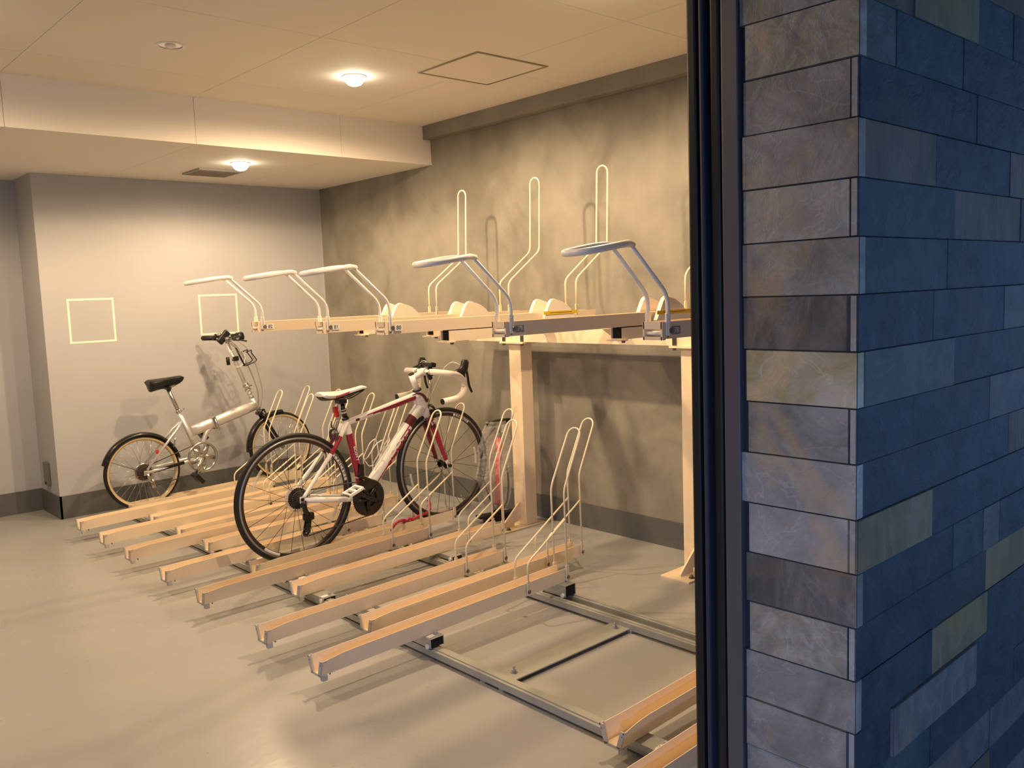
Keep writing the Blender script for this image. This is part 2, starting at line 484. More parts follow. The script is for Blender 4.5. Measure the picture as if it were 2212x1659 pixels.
lamp(1.591, 3.868, CEIL, False, 'unlit round downlight in the upper ceiling')
lamp(2.537, 2.19, CEIL, True, 'lit round downlight in the upper ceiling nearest the entrance above the bare track', .85)
lamp(0.645, 2.36, CEIL, True, 'lit downlight in the upper ceiling near the entrance away from the racks', .26)
lamp(0.645, 3.870, CEIL, True, 'lit downlight in the upper ceiling out beyond the unlit one', .50)
lamp(0.645, 5.257, SOFFIT, True, 'lit downlight in the lowered soffit on the recess side', .5)

# outlet box on the return wall
t = thing('outlet_cover', 'dark weatherproof outlet cover low on the wall corner', 'outlet', (XR, 6.455, .285))
bm = B(); box(bm, -.022, 0, -.045, .045, -.08, .08, bevel=.006); obj('cover', bm, M['outlet'], t)
bm = B(); box(bm, -.026, -.02, -.012, .012, -.07, -.055, bevel=.002); obj('latch', bm, M['black'], t)

# tape squares on the back wall
def tape_square(x, z, s, label):
    w = .013
    bm = B()
    for a in ((0, s, 0, w), (0, s, s - w, s), (0, w, w, s - w), (s - w, s, w, s - w)):
        box(bm, x + a[0], x + a[1], YB - .0018, YB, z + a[2], z + a[3])
    tag(obj('tape_outline', bm, M['tapew']), label, 'wall marking', 'cream tape squares on the grey wall')
tape_square(1.739, 1.163, .298, 'cream tape square on the bare grey wall above the rear wheel of the folding bicycle')
tape_square(2.631, 1.166, .298, 'cream tape square on the grey wall just behind the folding bicycle handlebar')

# ------------------------------------------------------------ entrance: slate clad wall end, door frame, canopy
XC = 1.40; YC = 0.672; CH = 0.0957; Z0 = .6095  # course height, a joint level
S = [slate('slate_navy_dimmed', (.012, .025, .038), (.030, .048, .066), 6), slate('slate_teal_dimmed', (.020, .042, .050), (.040, .070, .078), 6),  # face-two tones carry its dim blue light: darkened, navy also blued
     slate('slate_brown', (.065, .048, .035), (.14, .105, .075), 9, (1, 1, .3)), slate('slate_olive', (.15, .115, .05), (.22, .18, .10), 9, (1, 1, .25)),
     slate('slate_grey_lifted', (.20, .182, .160), (.35, .322, .29), 6), slate('slate_greygreen', (.07, .085, .08), (.11, .125, .12), 8),  # face-one greys and pales lightened to carry that side's stronger light
     slate('slate_ochre', (.42, .33, .15), (.56, .49, .36), 6), slate('slate_dark', (.09, .08, .072), (.21, .185, .16), 9, (1, 1, .5)),
     slate('slate_pale_lifted', (.28, .262, .24), (.42, .395, .365), 5), slate('slate_tan', (.26, .23, .185), (.44, .39, .315), 14, bump=1.0),
     slate('slate_shade', (.07, .07, .075), (.12, .12, .125), 8), slate('slate_speckle', (.09, .095, .09), (.17, .165, .15), 16, (1, 1, .5))]
NV, TL, BR, OL, GY, GG, OC, DK, PL, TN, SH, SP = range(12)
bm = B()
def stone(x0, x1, y0, y1, z0, z1, mi, seed):
    r = random.Random(seed)
    g = .0003
    j = lambda a: (r.random() - .5) * a
    vs = box(bm, x0 + g, x1 - g, y0 + g, y1 - g, z0 + g, z1 - g, mi=mi)
    # ragged edges
# faces: face 1 (x = XC, looking -X) one stone per course; face 2 (y = YC, looking -Y)
f1 = {0: GY, 1: TN, 2: GY, 3: GY, 4: PL, 5: GY, 6: DK, 7: OC, 8: GY, 9: PL, 10: PL, 11: DK, 12: TN, 13: GY, 14: GY, 15: GY}
PX = lambda u: u
# face 2: for each course the joints as x positions and the dimmed stone tones
F2 = {1: [(1.531, GG), (1.825, TL), (2.6, NV)], 2: [(1.90, NV), (2.6, NV)], 3: [(1.707, BR), (2.10, NV), (2.5, BR)], 4: [(1.80, TL), (2.177, BR), (2.7, NV)],
      5: [(1.766, TL), (2.014, NV), (2.6, NV)], 6: [(1.70, NV), (2.077, NV), (2.6, GG)], 7: [(1.805, GG), (2.4, NV)], 8: [(1.62, NV), (2.008, NV), (2.4, SH)],
      9: [(2.132, NV), (2.5, BR)], 10: [(1.709, OL), (2.3, NV)], 11: [(1.543, NV), (1.819, NV), (1.982, TL), (2.08, SH), (2.5, NV)], 12: [(2.005, NV), (2.5, OL)],
      13: [(1.717, NV), (2.02, OL), (2.4, NV)], 14: [(1.533, NV), (1.944, SP), (2.4, NV)], 15: [(1.51, NV), (1.72, TL), (2.2, NV)]}
nC = 26
for c in range(-5, nC):
    # course index 1 = top one in view (z from Z0 + 13*CH)
    z1 = Z0 + (14 - c) * CH
    z0 = z1 - CH
    if z1 > 2.62 or z1 < 0.02: continue
    z0 = max(z0, 0.0)
    r = random.Random(c * 17 + 5)
    over = (c % 2 == 0)   # the face-2 stone laps over the corner and shows its end grain
    p1 = r.uniform(0, .004)
    y0 = YC + (.0135 if over else -.003 + r.uniform(0, .002))
    stone(XC - .002 - p1, XC + .02, y0, .884 + r.uniform(-.004, .012), z0, z1, f1.get(c, r.choice([GY, PL, TN])), c)
    if over:
        vs = box(bm, XC - .0035, XC - .0022, YC + .0005, YC + .0125, z0 + .0006, z1 - .0006, mi=PL)
    xs_ = F2.get(c)
    if xs_ is None:
        x = XC; xs_ = []
        while x < 3.6:
            x += r.choice([.2, .3, .35, .45]); xs_.append((x, r.choice([NV, TL, NV, BR, SH, OL])))
    x = XC - .002 - (r.uniform(0, .002) if over else 0) if over else XC + .018
    first = True
    while xs_[-1][0] < 3.75: xs_.append((xs_[-1][0] + r.choice([.25, .35, .45]), r.choice([NV, TL, NV, BR, NV])))
    for k, (xe, kd) in enumerate(xs_):
        pr = r.uniform(0, .004) + (.008 if (c, k) == (14, 1) else 0)
        mi = kd
        stone(x, xe, YC - pr, YC + .02, z0, z1, mi, c * 31 + k)
        x = xe
me_es = [e for e in bm.edges]
bmesh.ops.bevel(bm, geom=me_es, offset=.0011, segments=1, affect='EDGES')
struct('wall_slate_cladding', bm, S)
bm = B(); box(bm, XC + .019, 3.9, YC + .019, .98, 0, 2.62); struct('wall_front', bm, M['mortar'])
# slate edge strip material for the cut edge of the stones is the slate itself
bm = B(); box(bm, -3.2, -1.7, YC, .98, 0, 2.62); struct('wall_front_left', bm, S[GY])
bm = B(); box(bm, -1.7, XC + .02, YC + .06, .98, 2.085, 2.62); struct('trim_3', bm, M['frameblk'])
bm = B(); box(bm, -1.8, 6, -2.4, YC + .05, 2.50, 2.75); struct('ceiling_canopy', bm, M['canopy'])  # unseen overhang, height and reach set to dim the upper stones

# unseen blue lamp added behind the viewpoint to tint the stones and nearest trays
t = thing('added_blue_lamp', 'low blue lamp added outside the entrance, out of view', 'added light', (-1.45, -1.0, 0))
bm = B(); tube(bm, [(0, 0, 0), (0, 0, .84)], .04, n=20); tube(bm, [(0, 0, .96), (0, 0, .99)], .06, n=20); obj('body', bm, M['black'], t)
bm = B(); tube(bm, [(0, 0, .84), (0, 0, .96)], .038, n=20); obj('lens', bm, M['bluelens'], t)
ld = bpy.data.lights.new('added_blue_lamp', 'SPOT'); ld.energy = 125; ld.color = (.42, .54, 1.0); ld.shadow_soft_size = .06
ld.spot_size = math.radians(58); ld.spot_blend = 1.0
lo = bpy.data.objects.new('lamp_light', ld); COL.objects.link(lo); lo.parent = t; lo.location = (.075, .055, .90)
lo.rotation_euler = (Vector((1.80, 1.25, .0)) - Vector((-1.375, -.945, .90))).to_track_quat('-Z', 'Y').to_euler()

# sliding door jamb at the end of the stone wall, upright profiles side by side
t = bpy.data.objects.new('door_1', None); COL.objects.link(t); t['kind'] = 'structure'
t.location = (XC, .95, 0)
def jamb(name, x0, x1, y0, y1, m, bev=.002):
    bm = B(); box(bm, x0 - XC, x1 - XC, y0 - .95, y1 - .95, 0, 2.5, bevel=bev)
    obj(name, bm, m, t)
HT = 2.5
jamb('gasket', XC + .004, XC + .05, .862, .905, M['framenav'])
jamb('jamb_panel', XC - .010, XC + .05, .893, .927, M['framegry'])
jamb('groove', XC + .006, XC + .05, .927, .934, M['hole'], 0)
jamb('jamb_fillet', XC - .004, XC + .05, .934, .956, M['frameblk'], .006)
jamb('door_channel', XC + .012, XC + .05, .954, .970, M['hole'], 0)
jamb('jamb_ridge', XC - .010, XC + .05, .966, .976, M['framenav'], .004)
jamb('inner_channel', XC + .006, XC + .05, .974, .986, M['frameblk'], 0)
jamb('inner_stile', XC - .006, XC + .05, .984, 1.006, M['frameblk'], .005)

# ------------------------------------------------------------ lower trays
def tray_profile(u):
    """half widths and height of the channel at distance u from the tip"""
    k = max(0.0, 1 - u / .13) ** 1.6
    return .0305, .0355 + .011 * k, .060 - .006 * k

def channel(name, L, parent, prof=tray_profile, m=None, th=.0025):
    bm = B()
    us = [0, .01, .02, .03, .045, .06, .08, .10, .13, L * .5, L]
    rows = []
    for u in us:
        b, tp, H = prof(u)
        pts = [(-tp - .003, H - .001), (-tp, H), (-b, 0), (b, 0), (tp, H), (tp + .003, H - .001)]
        outer = [(-tp, H + .001), (-b, 0.0), (b, 0.0), (tp, H + .001)]
        inner = [(tp - th, H + .001), (b - th * .6, th), (-b + th * .6, th), (-tp + th, H + .001)]
        rows.append([bm.verts.new((u, y, z)) for y, z in outer + inner])
    for a, b_ in zip(rows, rows[1:]):
        n = len(a)
        for k in range(n):
            bm.faces.new((a[k], a[(k + 1) % n], b_[(k + 1) % n], b_[k]))
    for rw in (rows[0][::-1], rows[-1]):
        for q in ((0, 1, 6, 7), (1, 2, 5, 6), (2, 3, 4, 5)):
            bm.faces.new([rw[k] for k in q])
    return obj(name, bm, m or M['cream'], parent)

def hexbolt(bm, p, d, r=.006, h=.005, mi=0):
    p = Vector(p); d = Vector(d).normalized()
    tube(bm, [p, p + d * h], r, n=6, mi=mi)
    tube(bm, [p, p + d * h * .25], r * 1.5, n=14, mi=mi)

def make_tray(loc, label, group, kd_):
    t = thing('bicycle_tray', label, 'bike rack', loc, (0, -math.radians(1.1), 0), group)
    L = 1.262
    channel('channel', L, t)
    b, tp, H = tray_profile(0)
    bm = B()    # turned-out end trim: one strip up each side and one across
    for s in (-1, 1):
        for (u0, u1) in ((-.004, 0.0),):
            v = [bm.verts.new(c) for c in ((u0, s * b, -.003), (u0, s * (b - .014), .004), (u0, s * (tp - .013), H + .004), (u0, s * (tp + .002), H + .004),
                                           (u1 + .002, s * b, -.003), (u1 + .002, s * (b - .014), .004), (u1 + .002, s * (tp - .013), H + .004), (u1 + .002, s * (tp + .002), H + .004))]
            for q in ((0, 1, 2, 3), (7, 6, 5, 4), (0, 4, 5, 1), (1, 5, 6, 2), (2, 6, 7, 3), (3, 7, 4, 0)):
                bm.faces.new([v[i] for i in q])
        box(bm, -.004, .014, s * tp - .003, s * tp + .003, H - .002, H + .004)
    box(bm, -.004, .0, -b + .0, b - .0, -.003, .006)
    obj('end_trim', bm, M['cap'], t)
    for s in (-1, 1):
        bm = B(); tube(bm, [(-.0055, s * (tp - .007), H - .010), (-.003, s * (tp - .007), H - .010)], .0022, n=8); obj('rivet', bm, M['bolt'], t)
    bm = B(); box(bm, .004, .026, -b - .004, -b + .016, -.022, 0, bevel=.003); obj('foot_tab', bm, M['cap'], t)
    bm = B(); tube(bm, [(.045, -.015, 0), (.045, -.015, -.012)], .003, n=8); obj('screw', bm, M['bolt'], t)
    bm = B(); tube(bm, fillet([(.08, -.008, .004), (.09, -.004, .010), (.098, .002, .010), (.094, .008, .004)], .004, 3), .0015, n=6); obj('hook', bm, M['bolt'], t)
    # wheel hoop and the two guide wires
    W_ = .0045
    yb = .0405
    top = []
    base = [(1.252, -yb, .018), (1.252, -yb, .42)]
    apx = Vector((1.386, 0, .676))
    d = (apx - Vector((1.252, 0, .42))).normalized()
    rr = .038
    c0 = apx - d * rr
    pts = [(1.252, -yb, .015), (1.252, -yb, .42), (c0.x, -rr, c0.z)]
    left = fillet([Vector(p) for p in pts[:2]] + [Vector(pts[2])], .03, 5)
    arc = [Vector((c0.x, 0, c0.z)) + Vector((0, 1, 0)) * (-rr * math.cos(a)) + d * (rr * math.sin(a)) for a in [PI * k / 12 for k in range(1, 12)]]
    right = [Vector((p.x, -p.y, p.z)) for p in left][::-1]
    bm = B(); tube(bm, left + arc + right, W_, n=10)
    for s in (-1, 1):   # flattened lugs
        box(bm, 1.243, 1.262, s * yb - .003, s * yb + .003, .006, .075, bevel=.002)
    obj('wheel_hoop', bm, M['creamw'], t)
    for s in (-1, 1):
        bm = B()
        tube(bm, fillet([(1.010, s * yb, .015), (1.010, s * yb, .148), (1.252, s * yb, .288)], .03, 5), W_, n=10)
        box(bm, 1.001, 1.020, s * yb - .003, s * yb + .003, .006, .07, bevel=.002)
        obj('guide_wire', bm, M['creamw'], t)
        for x in (1.011, 1.253):
            bm = B(); hexbolt(bm, (x, s * (yb + .003), .022), (0, s, 0)); obj('bolt', bm, M['bolt'], t)
    # sliders on the two floor tracks
    for i, xt in enumerate((1.94, 2.69)):
        u = xt - loc[0]
        zt = loc[2] + u * math.tan(math.radians(1.1))
        bm = B()
        top_ = -.001; bot = .044 - zt + .002
        y0, y1 = (-.072, .09) if kd_ == 'F' else (-.135, .03)
        th = .003
        # hollow box: top, two sides
        h_ = max(top_ - bot, .02)
        if i == 0:
            box(bm, u - .033, u + .033, y0, y1, top_ - th, top_)
            box(bm, u - .033, u - .033 + th, y0, y1, top_ - h_, top_ - th)
            box(bm, u + .033 - th, u + .033, y0, y1, top_ - h_, top_ - th)
            box(bm, u - .033 + th, u + .033 - th, y0 + .004, y1 - .004, top_ - h_ + .002, top_ - h_ + .004)
        else:
            box(bm, u - .033, u + .033, y0, y1, top_ - th, top_)
            box(bm, u - .033, u - .033 + th, y0, y1, top_ - h_, top_ - th)
            box(bm, u + .033 - th, u + .033, y0, y1, top_ - h_, top_ - th)
        sl = obj('slider', bm, M['galv'], t)
        bm = B()
        box(bm, u - .029, u + .029, y0 + .002, y1 - .002, top_ - h_ + .001, top_ - th - .001)
        obj('slider_hollow_shade', bm, M['hole'], sl)  # black block put in as the shade inside the open slider
        bm = B(); hexbolt(bm, (u + .016, y0 + .028, top_), (0, 0, 1), .006, .009); obj('slider_bolt', bm, M['galv'], sl)
        for yy in (y0 + .016, y1 - .016):
            bm = B(); tube(bm, [(u - .040, yy, top_ - h_ + .006), (u - .031, yy, top_ - h_ + .006)], .010, n=14); obj('slider_roller', bm, M['whitep'], sl)
        if i == 0:
            bm = B(); box(bm, u - .027, u + .004, y0 + .014, y0 + .036, top_, top_ + .001); obj('number_sticker', bm, M['label'], sl)
    return t

FWD = 'cream trays of the forward row'
BCK = 'cream trays of the set-back row'
low = [
 ('F', 1.455, 1.385, .075, 'cream floor tray nearest the entrance, mostly hidden by the dark door frame'),
 ('B', 1.842, 1.627, .050, 'set-back cream floor tray standing beside the dark door frame across the bare track'),
 ('F', 1.458, 2.678, .075, 'forward cream floor tray next to the bare stretch of track, nearest of its row'),
 ('B', 1.834, 2.937, .050, 'set-back cream floor tray with the tall hoop nearest the second rack post'),
 ('F', 1.462, 3.096, .075, 'second forward cream floor tray from the bare track, in front of the post foot'),
 ('B', 1.848, 3.544, .050, 'empty set-back cream floor tray between the second forward one and the road bicycle'),
 ('F', 1.476, 3.712, .075, 'forward cream floor tray just on the near side of the road bicycle'),
 ('B', 1.863, 3.985, .050, 'cream floor tray holding the white and magenta road bicycle'),
 ('F', 1.484, 4.159, .075, 'forward cream floor tray just behind the rear wheel of the road bicycle'),
 ('B', 1.872, 4.565, .050, 'first empty set-back cream floor tray beyond the road bicycle'),
 ('F', 1.489, 4.670, .075, 'third forward cream floor tray from the back wall'),
 ('B', 1.878, 4.958, .050, 'set-back cream floor tray, second empty one beyond the road bicycle'),
 ('F', 1.497, 5.100, .075, 'second forward cream floor tray from the back wall'),
 ('B', 1.884, 5.394, .050, 'set-back cream floor tray just in front of the folding bicycle'),
 ('F', 1.502, 5.532, .075, 'forward cream floor tray nearest the grey back wall'),
 ('B', 1.886, 5.838, .050, 'cream floor tray holding the silver folding bicycle by the back wall'),
]
first = {}
for kd, x, y, z, lab in low:
    if kd not in first:
        t = make_tray((x, y, z), lab, FWD if kd == 'F' else BCK, kd); first[kd] = t
        base = (x, y, z)
    else:
        t = copy_tree(first[kd]); t.location = (x, y, z); t['label'] = lab
# number on the slider of the tray beside the door frame
t62 = [o for o in bpy.data.objects if o.type == 'EMPTY' and abs(o.location.y - 1.627) < 1e-4][0]
for sl in t62.children:
    if sl.name.startswith('slider') and any(c.name.startswith('number_sticker') for c in sl.children):
        st = [c for c in sl.children if c.name.startswith('number_sticker')][0]
        u = 1.94 - 1.842
        text('number', '62', .019, M['ink'], sl, Matrix.Translation((u - .0115, -.110, .0007)))

# ------------------------------------------------------------ floor track frame
t = thing('track_frame', 'galvanised floor track frame the lower trays slide along', 'rack track', (2.3, 3.6, 0))
def tb(name, x0, x1, y0, y1, z0, z1, m, bev=.0):
    bm = B(); box(bm, x0 - 2.3, x1 - 2.3, y0 - 3.6, y1 - 3.6, z0, z1, bevel=bev); return obj(name, bm, m, t)
def crail(name, xc, w, z1, m, y0=1.02, y1=6.0, lip=True):
    bm = B()
    box(bm, xc - w / 2 - 2.3, xc + w / 2 - 2.3, y0 - 3.6, y1 - 3.6, .012, z1 - .003)
    box(bm, xc - w / 2 - 2.3, xc + w / 2 - 2.3, y0 - 3.6, y1 - 3.6, z1 - .003, z1)
    box(bm, xc - w / 2 + .012 - 2.3, xc + w / 2 - .012 - 2.3, y0 - 3.6, y1 - 3.6, z1, z1 + .004)
    return obj(name, bm, m, t)
crail('rail', 1.94, .050, .038, M['trackp'], 1.56)
crail('rail', 2.645, .036, .038, M['trackp'])
crail('rail', 2.725, .034, .038, M['trackp'])
for y in (1.13, 2.265, 3.40, 4.53, 5.66):
    tb('cross_bar', 1.965, 2.63, y - .05, y + .05, .012, .018, M['trackp'], .002)
    for x in (2.03, 2.595):
        bm = B(); hexbolt(bm, (x - 2.3, y - 3.6, .018), (0, 0, 1), .009, .012); tube(bm, [(x - 2.3, y - 3.6, .018), (x - 2.3, y - 3.6, .042)], .004, n=8); obj('anchor_bolt', bm, M['galv'], t)
    for x in (1.94, 2.645, 2.725):
        tb('spacer', x - .02, x + .02, y - .012 + .05, y + .012 + .05, 0, .012, M['trackp'])
        tb('spacer', x - .02, x + .02, y - .062, y - .038, 0, .012, M['trackp'])

# ------------------------------------------------------------ posts and beam of the upper rack
def post(y, label, p0=-.068, p1=.066, g=0.0):
    t = thing('rack_post', label, 'post', (3.509, y, 0), group='posts of the upper rack')
    bm = B(); box(bm, -.047, .047, -.05, .05, .009, 1.100, bevel=.004); obj('column', bm, M['cream'], t)
    bm = B(); box(bm, -.245, .10, p0, p1, 0, .009, bevel=.001); obj('base_plate', bm, M['cream'], t)
    bm = B(); prism(bm, [(-.205, .009), (-.195, .009), (-.105, .009), (-.100, .03), (-.062, .034), (-.047, .05), (-.047, .145), (-.058, .145), (-.205, .02)], g - .005, g + .005)
    obj('gusset', bm, M['cream'], t)
    bm = B(); hexbolt(bm, (-.185, p0 + .026, .009), (0, 0, 1), .010, .014); obj('anchor_bolt', bm, M['bolt'], t)
    bm = B(); box(bm, -.075, .075, -.10, .10, 1.100, 1.110); obj('top_plate', bm, M['cream'], t)
    for s in (-1, 1):
        bm = B(); hexbolt(bm, (-.058, s * .078, 1.100), (0, 0, -1), .009, .012); obj('plate_bolt', bm, M['bolt'], t)
    return t
post(3.750, 'cream rack post standing behind the floor pump')
post(2.505, 'cream rack post partly cut off by the dark door frame', -.122, .045, -.042)
bm = B()
t = thing('rack_beam', 'long cream crossbeam on the posts carrying the upper trays', 'beam', (3.509, 2.6, 1.110))
x0, x1, y0, y1, z0, z1 = -.055, .055, -1.6, 1.55, .0, .075
box(bm, x0, x1, y0, y1, z0, z0 + .004); box(bm, x0, x1, y0, y1, z1 - .004, z1)
box(bm, x0, x0 + .004, y0, y1, z0 + .004, z1 - .004); box(bm, x1 - .004, x1, y0, y1, z0 + .004, z1 - .004)
obj('beam', bm, M['cream'], t)
bm = B(); box(bm, x0 - .001, x1 + .001, y1, y1 + .004, z0 - .001, z1 + .001); obj('end_plate', bm, M['fin'], t)
for yy in (3.75 - 2.6, 2.505 - 2.6):
    for s in (-1, 1):
        bm = B(); box(bm, x0 - .005, x0 - .0, yy + s * .078 - .012, yy + s * .078 + .012, 0, z1); obj('clamp_bar', bm, M['steel'], t)

# ------------------------------------------------------------ upper trays
def upper_profile(u): return .028, .034, .050
def make_upper(x, y, num, label, dark, rail0, fo=0.0, tape=False):
    zb = 1.248
    t = thing('upper_bicycle_tray', label, 'bike rack', (x, y, zb), group='numbered upper trays')
    L = 1.27
    channel('channel', L, t, upper_profile)
    # front plate: recessed end block
    bm = B()
    box(bm, -.003, .001, -.034, .034, .030, .051); box(bm, -.003, .001, -.034, .034, -.002, .008)
    box(bm, -.003, .012, -.036, -.030, -.002, .051); box(bm, -.003, .012, .030, .036, -.002, .051)
    box(bm, .018, .020, -.030, .030, .004, .046)
    obj('end_plate', bm, M['cream'], t)
    bm = B(); tube(bm, [(.008, -.030, .018), (.008, .030, .018)], .0065, n=12); obj('axle', bm, M['handle'], t)
    # handle: two legs and a loop grip
    r = .0062
    bm = B()
    for s in (-1, 1):
        tube(bm, fillet([(.024, s * .036, .010), (.024, s * .036, .128), (-.135, s * .034, .270)], .035, 5), r, n=10)
        box(bm, .014, .033, s * .036 - .004, s * .036 + .004, .012, .075, bevel=.002)
    obj('handle_frame', bm, M['handle'], t)
    bm = B()
    lp = [(-.125, .034, .270), (-.150, .040, .274), (-.19, .058, .270), (-.27, .058, .258), (-.325, .044, .250), (-.335, .0, .248), (-.325, -.044, .250), (-.27, -.058, .258), (-.19, -.058, .270), (-.150, -.040, .274), (-.125, -.034, .270)]
    tube(bm, fillet(lp, .03, 4) , .0095, n=12)
    tube(bm, [(-.125, .038, .271), (-.125, -.038, .271)], .008, n=12)
    obj('handle_grip', bm, M['handle'], t)
    # rear wheel hoop
    yb = .036; rr = .036
    left = fillet([(1.13, -yb, .03), (1.13, -yb, .205), (1.368, -yb, .372), (1.385, -yb, .735)], .03, 5)
    arc = [Vector((1.385, -rr * math.cos(a), .735 + rr * math.sin(a))) for a in [PI * k / 12 for k in range(1, 12)]]
    right = [Vector((p.x, -p.y, p.z)) for p in left][::-1]
    bm = B(); tube(bm, left + arc + right, .0048, n=10)
    for s in (-1, 1): box(bm, 1.121, 1.139, s * yb - .003, s * yb + .003, .02, .085, bevel=.002)
    obj('wheel_hoop', bm, M['creamw'], t)
    # guard fins either side of the tray
    poly = [(.80, .018), (.845, .094), (.856, .108), (.868, .114), (.882, .113), (.90, .106), (.925, .100), (.95, .090), (.975, .072), (1.00, .048), (1.022, .018)]
    poly = [(a + fo, b) for a, b in poly]
    for s in (-1, 1):
        bm = B()
        prism(bm, poly, s * .052 - .010, s * .052 + .010, bevel=.003)
        f = obj('wheel_guard', bm, M['fin'], t)
        if s == -1 and tape:
            bm = B(); box(bm, .80 + fo, 1.03 + fo, -.0645, -.0625, .040, .056); obj('warning_tape', bm, M['yellow'], t)
            bm = B(); box(bm, fo + .84, fo + .99, -.0652, -.0645, .0472, .0490)
            obj('tape_print', bm, M['ink'], t)
    # number label and bolt on the near side
    bm = B(); hexbolt(bm, (.030, -.0335, .024), (0, -1, 0), .0085, .009); box(bm, .022, .025, -.0375, -.0345, .004, .050); obj('bolt', bm, M['bolt'] , t)
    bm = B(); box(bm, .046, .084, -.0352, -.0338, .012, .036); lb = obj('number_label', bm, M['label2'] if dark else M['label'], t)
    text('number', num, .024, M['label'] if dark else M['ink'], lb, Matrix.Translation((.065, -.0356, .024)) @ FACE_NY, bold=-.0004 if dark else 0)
    # fixed support rail under the tray
    bm = B()
    box(bm, rail0, 1.45, -.030, .030, -.050, -.046); box(bm, rail0, 1.45, -.030, -.027, -.046, -.004); box(bm, rail0, 1.45, .027, .030, -.046, -.004)
    box(bm, rail0 - .02, rail0 + .03, -.036, .036, -.055, -.050)
    rl = obj('support_rail', bm, M['cream'], t)
    bm = B(); box(bm, rail0 + .01, 1.44, -.026, .026, -.045, -.002); obj('rail_hollow_shade', bm, M['hole'], rl)  # black fill standing for the shade inside the open rail
    bm = B()
    hexbolt(bm, (rail0 + .03, -.01, -.055), (0, 0, -1), .008, .010); obj('rail_bolt', bm, M['bolt'], rl)
    bm = B(); prism(bm, [(1.36, -.055), (1.44, -.055), (1.44, -.10)], -.004, .004); obj('bracket', bm, M['cream'], rl)
    return t
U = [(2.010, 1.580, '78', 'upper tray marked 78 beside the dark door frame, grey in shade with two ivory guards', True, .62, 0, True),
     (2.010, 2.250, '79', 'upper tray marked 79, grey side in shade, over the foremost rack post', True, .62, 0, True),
     (2.000, 2.965, '80', 'upper tray marked 80 with white number label, ahead of the two deepest ones', False, .33, .075, True),
     (2.010, 3.465, '81', 'upper tray marked 81 whose hoop stands against the middle of the concrete wall', False, .62, -.035),
     (2.010, 4.095, '82', 'upper tray marked 82, farthest in, its handle over the folding bicycle', False, .62, -.02)]
for a in U: make_upper(*a)

exec_bikes = True
# ------------------------------------------------------------ bicycles
def wheel(parent, c, R, kind, name_part='wheel', nsp=20, hubw=.05, label_arcs=(), gear=False):
    """wheel in the XZ plane; c = axle; returns the part"""
    bm = B()
    if kind == 'road':
        ro = R - .022; ri = R - .050
        prof = [(ro, -.010), (ro - .010, -.0115), (ri + .004, -.009), (ri, -.003), (ri, .003), (ri + .004, .009), (ro - .010, .0115), (ro, .010)]
        revolve(bm, c, prof, 96, mats=[1, 0, 0, 0, 0, 0, 1, 1])
        w = obj(name_part, bm, [M['rim'], M['track']], parent)
        bm = B(); revolve(bm, c, circ(R - .0125, 0, .0125, 12), 96, mats=[0] * 12); obj('tyre', bm, M['rubber'], w)
    else:
        ro = R - .022; ri = R - .036
        prof = [(ro, -.012), (ro - .012, -.013), (ri, -.009), (ri, .009), (ro - .012, .013), (ro, .012)]
        revolve(bm, c, prof, 80)
        w = obj(name_part, bm, M['silver'], parent)
        bm = B()
        pr = circ(R - .019, 0, .019, 16, 1.0)
        ms = []
        for k in range(16):
            a = 2 * PI * (k + .5) / 16
            ms.append(0 if math.cos(a) > .12 else 1)
        revolve(bm, c, pr, 80, mats=ms); obj('tyre', bm, [M['rubber'], M['tan']], w)
    hm = M['black'] if kind == 'road' else M['silver']
    bm = B()
    tube(bm, [(c[0], c[1] - hubw, c[2]), (c[0], c[1] + hubw, c[2])], .006, n=12)
    tube(bm, [(c[0], c[1] - hubw * .62, c[2]), (c[0], c[1] + hubw * .62, c[2])], .012, n=16)
    for s in (-1, 1): tube(bm, [(c[0], c[1] + s * hubw * .6 - .002, c[2]), (c[0], c[1] + s * hubw * .6 + .002, c[2])], .022, n=20)
    tube(bm, [(c[0], c[1] - hubw - .008, c[2]), (c[0], c[1] - hubw, c[2])], .009, n=12)
    obj('hub', bm, hm, w)
    sm = M['spoke'] if kind == 'road' else M['silver']
    for k in range(nsp):
        a = 2 * PI * k / nsp + .1
        s = -1 if k % 2 else 1
        off = (.42 if (k // 2) % 2 else -.42)
        h = Vector((c[0] + .021 * math.cos(a + off * 2.2), c[1] + s * hubw * .6, c[2] + .021 * math.sin(a + off * 2.2)))
        e = Vector((c[0] + (ri + .002) * math.cos(a), c[1], c[2] + (ri + .002) * math.sin(a)))
        bm = B(); tube(bm, [h, e], .0012, n=6); obj('spoke', bm, sm, w)
    bm = B(); va = math.radians(-60); d = Vector((math.cos(va), 0, math.sin(va))); cc = Vector(c)
    tube(bm, [cc + d * ri, cc + d * (ri - .045)], .0025, n=8); obj('valve', bm, M['silver'], w)
    for (a0, a1, word, flip) in label_arcs:
        bm = B()
        rr0, rr1 = ri + .003, ro - .011
        revolve(bm, (c[0], c[1] - .0125, c[2]), [(rr0, -.0008), (rr1, -.0008), (rr1, .0012), (rr0, .0012)], 24, a0, a1)
        lb = obj('rim_label', bm, M['label'], w)
        if word:
            n = len(word)
            for i, ch in enumerate(word):
                fr = (i + 1.0) / (n + 1)
                a = math.radians(a1 + (a0 - a1) * fr)
                rm = (rr0 + rr1) / 2
                m_ = Matrix.Translation((c[0] + rm * math.cos(a), c[1] - .0145, c[2] + rm * math.sin(a))) @ Matrix.Rotation(-(a - PI / 2), 4, 'Y') @ FACE_NY
                text('rim_lettering', ch, .020, M['ink'], w, m_, depth=.0004, bold=.0003)
    return w

